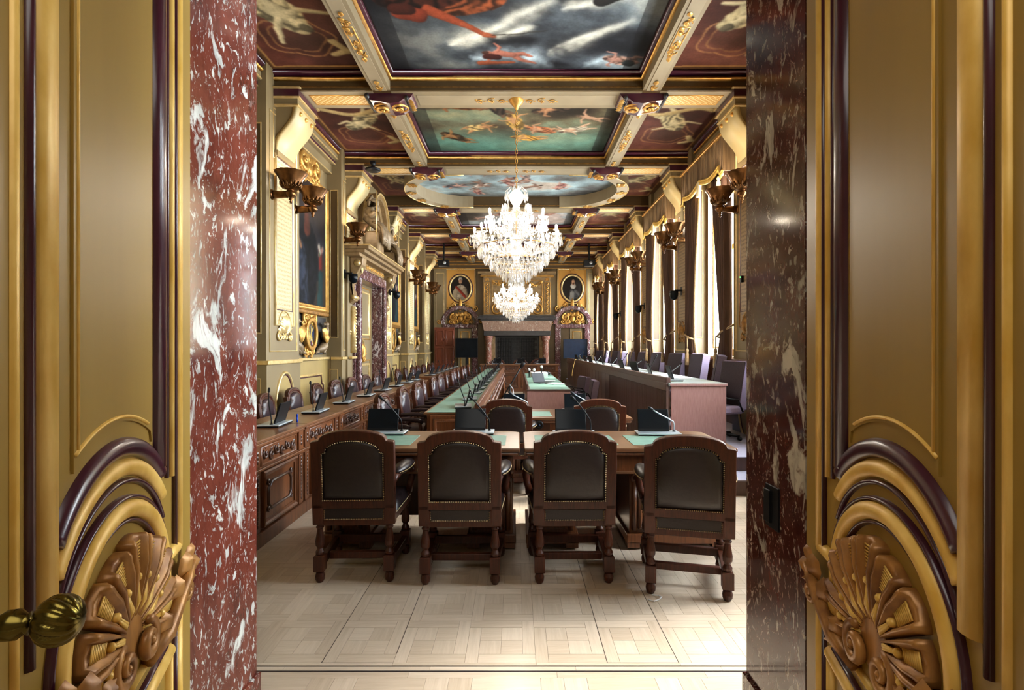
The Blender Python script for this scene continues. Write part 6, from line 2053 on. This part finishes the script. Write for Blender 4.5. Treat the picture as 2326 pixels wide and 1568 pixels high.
# ================================================================== FRONT AND MIDDLE TABLES
def make_table(w, d, H, ped):
    r = empty('council_table')
    hw = w / 2; c = .10
    poly = [(-hw, 0), (hw, 0), (hw, d - c * .8), (hw - c, d), (-hw + c, d), (-hw, d - c * .8)]
    Tz = Matrix(((1, 0, 0, 0), (0, 1, 0, 0), (0, 0, 1, 0), (0, 0, 0, 1)))
    MB(Tz).prism(poly, H - .035, H).put('table_top', 'desk_top', r, bevel=.008)
    MB(Tz).prism([(p[0] * .985, .01 + p[1] * .975) for p in poly], H - .065, H - .035).put('top_moulding', 'desk_wood', r, bevel=.01)
    ap = MB(); ap.box(-hw + .06, hw - .06, .06, .10, H - .20, H - .065).box(-hw + .06, hw - .06, d - .10, d - .06, H - .20, H - .065).box(-hw + .06, -hw + .10, .1, d - .1, H - .2, H - .065).box(hw - .10, hw - .06, .1, d - .1, H - .2, H - .065)
    ap.put('apron', 'desk_wood', r, bevel=.004)
    MB().box(-hw + .05, hw - .05, .045, .06, H - .215, H - .195).put('apron_bead', 'desk_top', r, bevel=.004)
    for k in range(2):
        a = -hw + .1 + k * hw
        MB().box(a, a + hw - .2, .055, .062, H - .185, H - .08).put('drawer_front', 'desk_dark', r, bevel=.003)
        MB().ball((a + (hw - .2) / 2, .045, H - .13), .012, 8, 5).put('drawer_knob', 'gold', r, True)
        b = (-hw + .10, .05)[k]
        MB().box(b, b + hw - .17, .13, .60, H, H + .003).put('leather_inset', 'mint', r)
    Tn = TB.copy()
    for a, b in ped:
        p = empty('pedestal'); p.parent = r
        MB().box(a, b, .16, d - .1, .10, H - .2).put('cabinet', 'desk_wood', p, bevel=.005)
        MB().box(a - .025, b + .025, .13, d - .07, .05, .13).put('plinth', 'desk_wood', p, bevel=.008)
        for x in (a + .03, b - .03):
            for y in (.18, d - .13): MB().cbox(x - .05, x + .05, y - .05, y + .05, .012, .07, .008).put('foot', 'desk_wood', p); MB().ball((x, y, .012), .02, 8, 4, (1, 1, .6)).put('caster', 'gold', p, True)
        Tp = Matrix(((1, 0, 0, 0), (0, 0, -1, .16), (0, 1, 0, 0), (0, 0, 0, 1)))
        panel_ornament(Tp, a + .10, b - .10, .20, H - .27, p)
        for x in (a + .04, b - .04):
            m = MB(Tp); m.tube([(x, .16, .01), (x, H - .3, .01)], .022, 8); m.spiral(x, H - .27, .04, 1.3, 0, 1, .3, .01); m.put('corner_column', 'desk_wood', p, True)
    MB().box(-hw + .2, hw - .2, d - .16, d - .12, .10, H - .2).put('modesty_board', 'desk_dark', r)
    return r
t1 = make_table(1.69, .88, .855, ((-.80, -.42), (.02, .77)))
place(t1, (.905, 4.17, 0), 0, None, True)
tag(t1, 'oak table with green insets standing before the turned armchair', 'table', 'front council tables')
t2 = make_table(1.66, .88, .855, ((-.77, -.40), (.42, .77)))
place(t2, (-.80, 4.17, 0), 0, None, True)
tag(t2, 'oak table with green insets beside the carved wall desks', 'table', 'front council tables')
t3 = make_table(1.75, .9, .82, ((-.82, -.45), (.45, .82)))
place(t3, (.50, 6.25, 0), 0, None, True)
tag(t3, 'oak table behind the front pair, before the long mint-topped table', 'table')

# long mint-topped table
lt = empty('long_table', (.66, 10.75, 0)); tag(lt, 'long plain brown table with a mint top in the middle aisle', 'table')
MB().box(-.44, .44, 0, .03, .02, .77).put('end_panel', 'bench_veneer', lt, bevel=.004)
MB().box(-.44, -.41, .03, 6.6, .02, .77).put('side_panel', 'bench_veneer', lt)
MB().box(.2, .23, .03, 6.6, .02, .77).put('side_panel', 'bench_veneer', lt)
MB().cbox(-.45, .46, -.02, 6.65, .77, .80, .006).put('table_top', 'bench_dark', lt)
MB().box(-.38, .44, .0, 6.62, .80, .803).put('mint_surface', 'mint', lt)
MB().box(-.45, -.415, -.0, 6.65, .80, .90).put('side_rail', 'bench_dark', lt, bevel=.004)

# ================================================================== DELEGATE UNITS
def make_unit(mic):
    r = empty('delegate_unit')
    MB().cbox(-.19, .19, -.10, .10, 0, .014, .004).put('base_foot', 'black', r)
    MB().cbox(-.195, .195, -.105, .105, .013, .026, .004).put('base_plate', 'silver', r)
    Ts = Matrix.Translation((-.03, .03, .026)) @ Matrix.Rotation(math.radians(-17), 4, 'X')
    MB(Ts).box(-.142, .142, -.008, .008, 0, .205).put('screen_case', 'black', r, bevel=.004)
    s = MB(Ts).box(-.135, .135, -.0095, -.008, .022, .198).put('display', 'screen', r)
    if mic == 0: pts = [(.15, .02, .02), (.152, .02, .09), (.145, .01, .13), (.10, -.02, .20), (.03, -.05, .29), (.0, -.06, .32)]
    else: pts = [(.15, .02, .02), (.152, .02, .09), (.14, .0, .12), (.08, -.03, .155), (-.02, -.07, .21), (-.06, -.085, .235)]
    m = empty('microphone'); m.parent = r
    MB().tube(pts, [.006] * 6, 6).put('gooseneck', 'silver' if mic else 'black', m, True)
    a, b = Vector(pts[-1]), Vector(pts[-1]) - Vector(pts[-2]); b.normalize()
    MB().tube([a, a + b * .012, a + b * .045, a + b * .06], [.008, .013, .013, .006], 8).put('capsule', 'black', m, True)
    MB().lathe([(0, 0), (.016, 0), (.014, .012), (0, .014)], 10, (.15, .02, .024)).put('mic_socket', 'black', m, True)
    MB().box(-.012, .012, -.0100, -.0095, .010, .015).put('maker_mark', 'silver', r) if False else None
    return r
ua, ub = make_unit(0), make_unit(1)
def unit(u, first, x, y, z, rz, lb, g):
    o = place(u, (x, y, z), rz, lb, first); tag(o, lb, 'tablet', g); return o
F = math.radians
unit(ua, True, -1.21, 4.86, .856, 0, 'tablet with gooseneck microphone on the front table, by the wall desks', 'tablet units on the front tables')
unit(ua, False, -.40, 4.88, .856, 0, 'tablet with gooseneck microphone on the front table, left of the table gap', 'tablet units on the front tables')
unit(ua, False, .53, 4.82, .856, 0, 'tablet with gooseneck microphone on the front table, right of the table gap', 'tablet units on the front tables')
unit(ub, True, 1.29, 4.82, .856, F(-3), 'tablet with low-bent microphone at the window end of the front tables', 'tablet units on the front tables')
unit(ub, False, .00, 6.88, .821, 0, 'tablet on the middle table nearer the carved desk row', 'tablet units on the middle table')
unit(ub, False, .80, 6.88, .821, 0, 'tablet on the middle table nearer the slatted bench', 'tablet units on the middle table')
for k in range(8):
    unit(ua, False, -2.36, 5.17 + 1.04 * k - (.2 if k == 7 else 0), .893, -PI / 2 + rnd.uniform(-.1, .1), 'tablet on the near wall desks, %s from the doorway' % ORD[k], 'tablets on the near wall desks')
for k in range(7):
    unit(ua, False, -2.36, 14.4 + 1.03 * k, .893, -PI / 2 + rnd.uniform(-.1, .1), 'tablet on the far wall desks, %s from the doorway' % ORD[k], 'tablets on the far wall desks')
for k in range(13):
    unit(ua, False, -.68, 6.75 + 1.0 * k - (.1 if k == 12 else 0), .893, -PI / 2 + rnd.uniform(-.1, .1), 'tablet on the middle desk row, %s from the doorway' % ORD[k], 'tablets on the middle desk row')
for k, x in enumerate((-.75, .15, .95)):
    unit(ub, False, x, 20.15, 1.022, PI, 'tablet on the presiding desk, %s from the middle desk row' % ORD[k], 'tablets on the presiding desk')

# ================================================================== DAIS, SLATTED BENCH, OFFICE CHAIRS
ds = MB(); ds.box(2.10, XW, 6.30, 22.3, .0, .34).box(2.10, XW, 5.88, 6.30, 0, .17)
dais = ds.put('floor_dais', 'bench_dark'); tag(dais, 'two-step dais along the window wall', 'floor', kind='structure')
MB().box(2.10, XW - .06, 6.27, 22.3, .34, .352).put('dais_carpet', 'carpet', dais)
MB().box(2.10, XW - .06, 5.85, 6.29, .17, .182).put('step_carpet', 'carpet', dais)
bn = empty('slatted_bench', (2.07, 7.2, 0)); tag(bn, 'long dark slatted council bench with a pale worktop', 'bench')
BL = 14.2
MB().box(.04, .79, 0, .04, .352, 1.13).put('end_panel', 'bench_veneer', bn, bevel=.004)
MB().cbox(-.0, .80, -.02, BL, 1.13, 1.165, .005).put('worktop', 'worktop', bn)
MB().box(.02, .80, -.028, -.02, 1.13, 1.163).put('worktop_edge', 'bench_veneer', bn)
MB().box(.0, .028, .02, BL, .0, 1.13).put('front_board', 'bench_dark', bn)
MB().box(-.03, .035, .0, BL, 1.165, 1.24).put('top_rail', 'bench_dark', bn, bevel=.006)
MB().box(-.035, .0, .0, BL, 1.06, 1.165).put('under_rail', 'bench_dark', bn, bevel=.006)
sl = MB().box(-.022, .0, -.013, .013, .02, 1.06).mesh('slat'); sl.materials.append(MATS['bench_dark'])
sw_ = MB().box(-.016, .0, -.24, .24, .02, 1.06).mesh('panel_board'); sw_.materials.append(MATS['bench_dark'])
y = .03
while y < 4.5:
    o = bpy.data.objects.new('slat', sl); C.objects.link(o); o.parent = bn; o.location = (0, y, 0); y += .052
y = 4.75
while y < BL - .25:
    o = bpy.data.objects.new('panel_board', sw_); C.objects.link(o); o.parent = bn; o.location = (0, y, 0)
    y += .505

def make_office(hb):
    r = empty('office_chair')
    lean = Matrix.Translation((0, -.2, .48)) @ Matrix.Rotation(math.radians(9), 4, 'X') @ Matrix.Translation((0, .2, -.48))
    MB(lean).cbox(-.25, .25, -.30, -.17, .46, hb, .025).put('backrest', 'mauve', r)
    MB(lean).cbox(-.235, .235, -.168, -.160, .50, hb - .015, .006).put('back_shade_panel', 'mauve_shaded', r)  # thin sheet added to paint shade on the backrest front
    MB(lean).cbox(-.235, .235, -.310, -.302, .50, hb - .015, .006).put('rear_shade_panel', 'mauve_shaded', r)  # same painted shade on the rear of the backrest
    MB().cbox(-.26, .26, -.24, .26, .40, .52, .03).put('seat', 'mauve', r)
    for e in (-1, 1):
        MB().tube([(e * .28, -.2, .44), (e * .30, -.1, .62), (e * .30, .12, .66), (e * .29, .16, .60), (e * .27, .1, .42)], .014, 6).put('armrest', 'black', r, True)
    MB().lathe([(0, .08), (.04, .08), (.03, .12), (.026, .40), (0, .40)], 10).put('gas_lift', 'black', r, True)
    for k in range(5):
        a = 2 * PI * k / 5
        b = empty('base_arm'); b.parent = r
        MB().tube([(0, 0, .10), (.3 * math.cos(a), .3 * math.sin(a), .065)], [.03, .02], 6).put('spoke', 'black', b, True)
        MB().lathe([(0, -.02), (.028, -.02), (.028, .02), (0, .02)], 10, (.3 * math.cos(a), .3 * math.sin(a), .029), 'x').put('caster', 'black', b, True)
    return r
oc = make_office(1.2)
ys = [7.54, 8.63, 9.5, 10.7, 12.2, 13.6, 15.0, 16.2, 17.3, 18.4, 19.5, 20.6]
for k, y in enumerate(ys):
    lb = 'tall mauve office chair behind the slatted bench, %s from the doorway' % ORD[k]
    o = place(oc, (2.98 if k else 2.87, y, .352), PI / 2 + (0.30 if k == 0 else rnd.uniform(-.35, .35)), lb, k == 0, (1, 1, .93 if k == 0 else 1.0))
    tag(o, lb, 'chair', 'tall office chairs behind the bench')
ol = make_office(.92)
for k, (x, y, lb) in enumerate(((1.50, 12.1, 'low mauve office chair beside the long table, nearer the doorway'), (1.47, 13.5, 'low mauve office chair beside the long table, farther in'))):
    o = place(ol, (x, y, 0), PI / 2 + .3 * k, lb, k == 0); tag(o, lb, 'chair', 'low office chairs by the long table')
for k in range(11):
    y = 7.75 + k * 1.2
    unit(ua if k % 2 else ub, False, 2.30, y, 1.167, PI / 2 + rnd.uniform(-.3, .3), 'tablet on the slatted bench, %s from the doorway' % ORD[k], 'tablets on the slatted bench')
for k in range(7):
    y = 8.25 + k * 1.7
    p = empty('paper_stack', (2.56, y, 1.165), rnd.uniform(-.4, .4)); tag(p, 'loose white papers on the bench worktop, %s from the doorway' % ORD[k], 'paper', 'papers on the bench')
    MB().box(-.10, .10, -.15, .15, 0, .008).put('lower_sheet', 'paper', p)
    MB(Matrix.Rotation(.3, 4, 'Z')).box(-.10, .10, -.15, .15, .008, .012).put('upper_sheet', 'paper', p)

# ================================================================== SCREENS, STANDS AND SMALL THINGS
def tv(loc, w, h, z, mat, label, tilt=0.0):
    r = empty('display_screen', loc, tilt); tag(r, label, 'screen')
    MB().cbox(-w / 2, w / 2, -.03, .03, z, z + h, .008).put('case', 'black', r)
    MB().box(-w / 2 + .02, w / 2 - .02, -.034, -.03, z + .02, z + h - .02).put('display', mat, r)
    MB().box(-.05, .05, .03, .08, .04, z + h * .5).put('post', 'black', r, bevel=.005)
    MB().box(-.35, .35, -.22, .3, 0, .04).put('foot', 'black', r, bevel=.01)
    MB().box(-.3, .3, -.1, .12, .45, .48).put('shelf', 'black', r, bevel=.004)
tv((-2.05, 21.75, 0), .92, .80, 1.24, 'screen', 'black display screen on a stand by the open brown door')
tv((2.52, 22.6, 0), 1.04, .84, 1.18, 'screen_navy', 'navy display screen on a stand at the end of the bench')
ms = empty('microphone_stand', (-.11, 9.0, 0)); tag(ms, 'black boom microphone stand between the desk row and long table', 'stand')
for k in range(3):
    a = k * 2 * PI / 3 + .4
    MB().tube([(0, 0, .12), (.28 * math.cos(a), .28 * math.sin(a), .01)], .012, 6).put('leg', 'black', ms, True)
MB().tube([(0, 0, .08), (0, 0, 1.0)], .014, 8).put('pole', 'black', ms, True)
MB().tube([(-.17, 0, .74), (0, 0, 1.0), (.20, 0, 1.34)], .014, 6).put('boom', 'black', ms, True)
MB().tube([(.19, 0, 1.32), (.24, 0, 1.40)], [.03, .034], 10).put('microphone_head', 'black', ms, True)
MB().tube([(0, -.02, 1.02), (.05, -.03, .95), (.06, -.03, .82), (.08, -.03, .76)], .008, 5).put('cable_loop', 'silver', ms, True)
MB().tube([(2.05, 18.2, 1.25), (1.95, 17.6, 1.22), (1.7, 15.8, 1.06), (1.5, 14.2, .97), (1.42, 13.5, .93)], .006, 5).put('yellow_cable', 'cable')
tag(bpy.data.objects['yellow_cable'], 'thin yellow cable from the bench down to a low chair', 'cable')
st = MB().tube([(.86, 3.45, .004), (.89, 3.42, .008), (.93, 3.44, .01), (.955, 3.47, .012), (.94, 3.50, .008), (.90, 3.51, .006)], .004, 5).put('string_scrap', 'paper'); tag(st, 'bent scrap of pale string lying on the parquet', 'string')
bp = empty('marker_pen', (-2.22, 5.35, .893)); tag(bp, 'blue marker pen standing on the wall desk', 'pen')
plain('blue_plastic', rgb(30, 70, 190), rgb(24, 58, 160), 0.35)
MB().lathe([(0, 0), (.010, 0), (.010, .06), (0, .06)], 10).put('barrel', 'blue_plastic', bp, True)
MB().lathe([(0, .06), (.011, .06), (.010, .085), (0, .087)], 10).put('cap', 'blue_plastic', bp, True)
# things on the long table
def laptop(x, y, rz, lb):
    r = empty('laptop', (x, y, .803), rz); tag(r, lb, 'laptop')
    MB().cbox(-.17, .17, -.12, .12, 0, .02, .004).put('keyboard_deck', 'slate', r)
    MB(Matrix.Translation((0, .12, .02)) @ Matrix.Rotation(-.35, 4, 'X')).cbox(-.17, .17, 0, .012, 0, .23, .004).put('lid', 'black', r)
laptop(.62, 12.6, .6, 'open black laptop on the long mint table')
for k, (x, y, rz, lb) in enumerate(((.90, 12.3, .4, 'grey document folder on the near half of the long table'), (.80, 13.3, -.3, 'grey document folder beside the laptop on the long table'))):
    r = empty('document_folder', (x, y, .803), rz); tag(r, lb, 'folder')
    MB().box(-.16, .16, -.22, .22, 0, .012).put('cover', 'slate', r, bevel=.003); MB().box(-.15, .15, -.21, .21, .012, .016).put('sheet', 'paper', r)
r = empty('white_box', (.62, 15.2, .803), .1); tag(r, 'flat white carton towards the far end of the long table', 'box')
MB().cbox(-.2, .25, -.25, .25, 0, .14, .006).put('carton', 'paper', r); MB().box(-.21, .26, -.01, .01, .14, .143).put('tape', 'cream', r)
r = empty('cable_heap', (.80, 16.1, .803)); tag(r, 'dark tangle of cables at the far end of the long table', 'cables')
for k in range(7):
    rr = rnd.uniform(.10, .24); m = MB(); z = .01
    m.tube([(rr * math.cos(t) + .06 * math.sin(3 * t + k), rr * .8 * math.sin(t), .02 + .012 * k + .03 * abs(math.sin(2 * t + k))) for t in np.linspace(0, 2 * PI, 22)], .010, 5)
    m.put('cable_loop', ('black', 'screen_navy', 'slate')[k % 3], r, True)
for k, (x, y, lb) in enumerate(((.36, 15.0, 'first of two white-topped handheld microphones on the long table'), (.50, 15.0, 'second of two white-topped handheld microphones on the long table'), (.70, 14.7, 'taller white-topped handheld microphone on the long table'))):
    r = empty('handheld_microphone', (x, y, .803)); tag(r, lb, 'microphone', 'handheld microphones on the long table')
    h = .34 if k == 2 else .24
    MB().lathe([(0, 0), (.05, 0), (.05, .012), (.014, .02), (.018, h * .7), (.024, h * .8), (0, h * .8)], 12).put('handle', 'black', r, True)
    MB().ball((0, 0, h * .92), .042, 10, 7).put('windscreen', 'paper', r, True)

r = empty('round_camera', (.27, 6.26, .735)); tag(r, 'round black camera fixed to the apron of the middle table', 'camera')
MB().lathe([(0, 0), (.05, 0), (.05, -.03), (.044, -.04), (.03, -.036), (0, -.03)], 20, (0, 0, 0), 'y').put('ring_body', 'black', r, True)
MB().lathe([(0, -.034), (.016, -.034), (.012, -.042), (0, -.044)], 14, (0, 0, 0), 'y').put('lens', 'screen_navy', r, True)
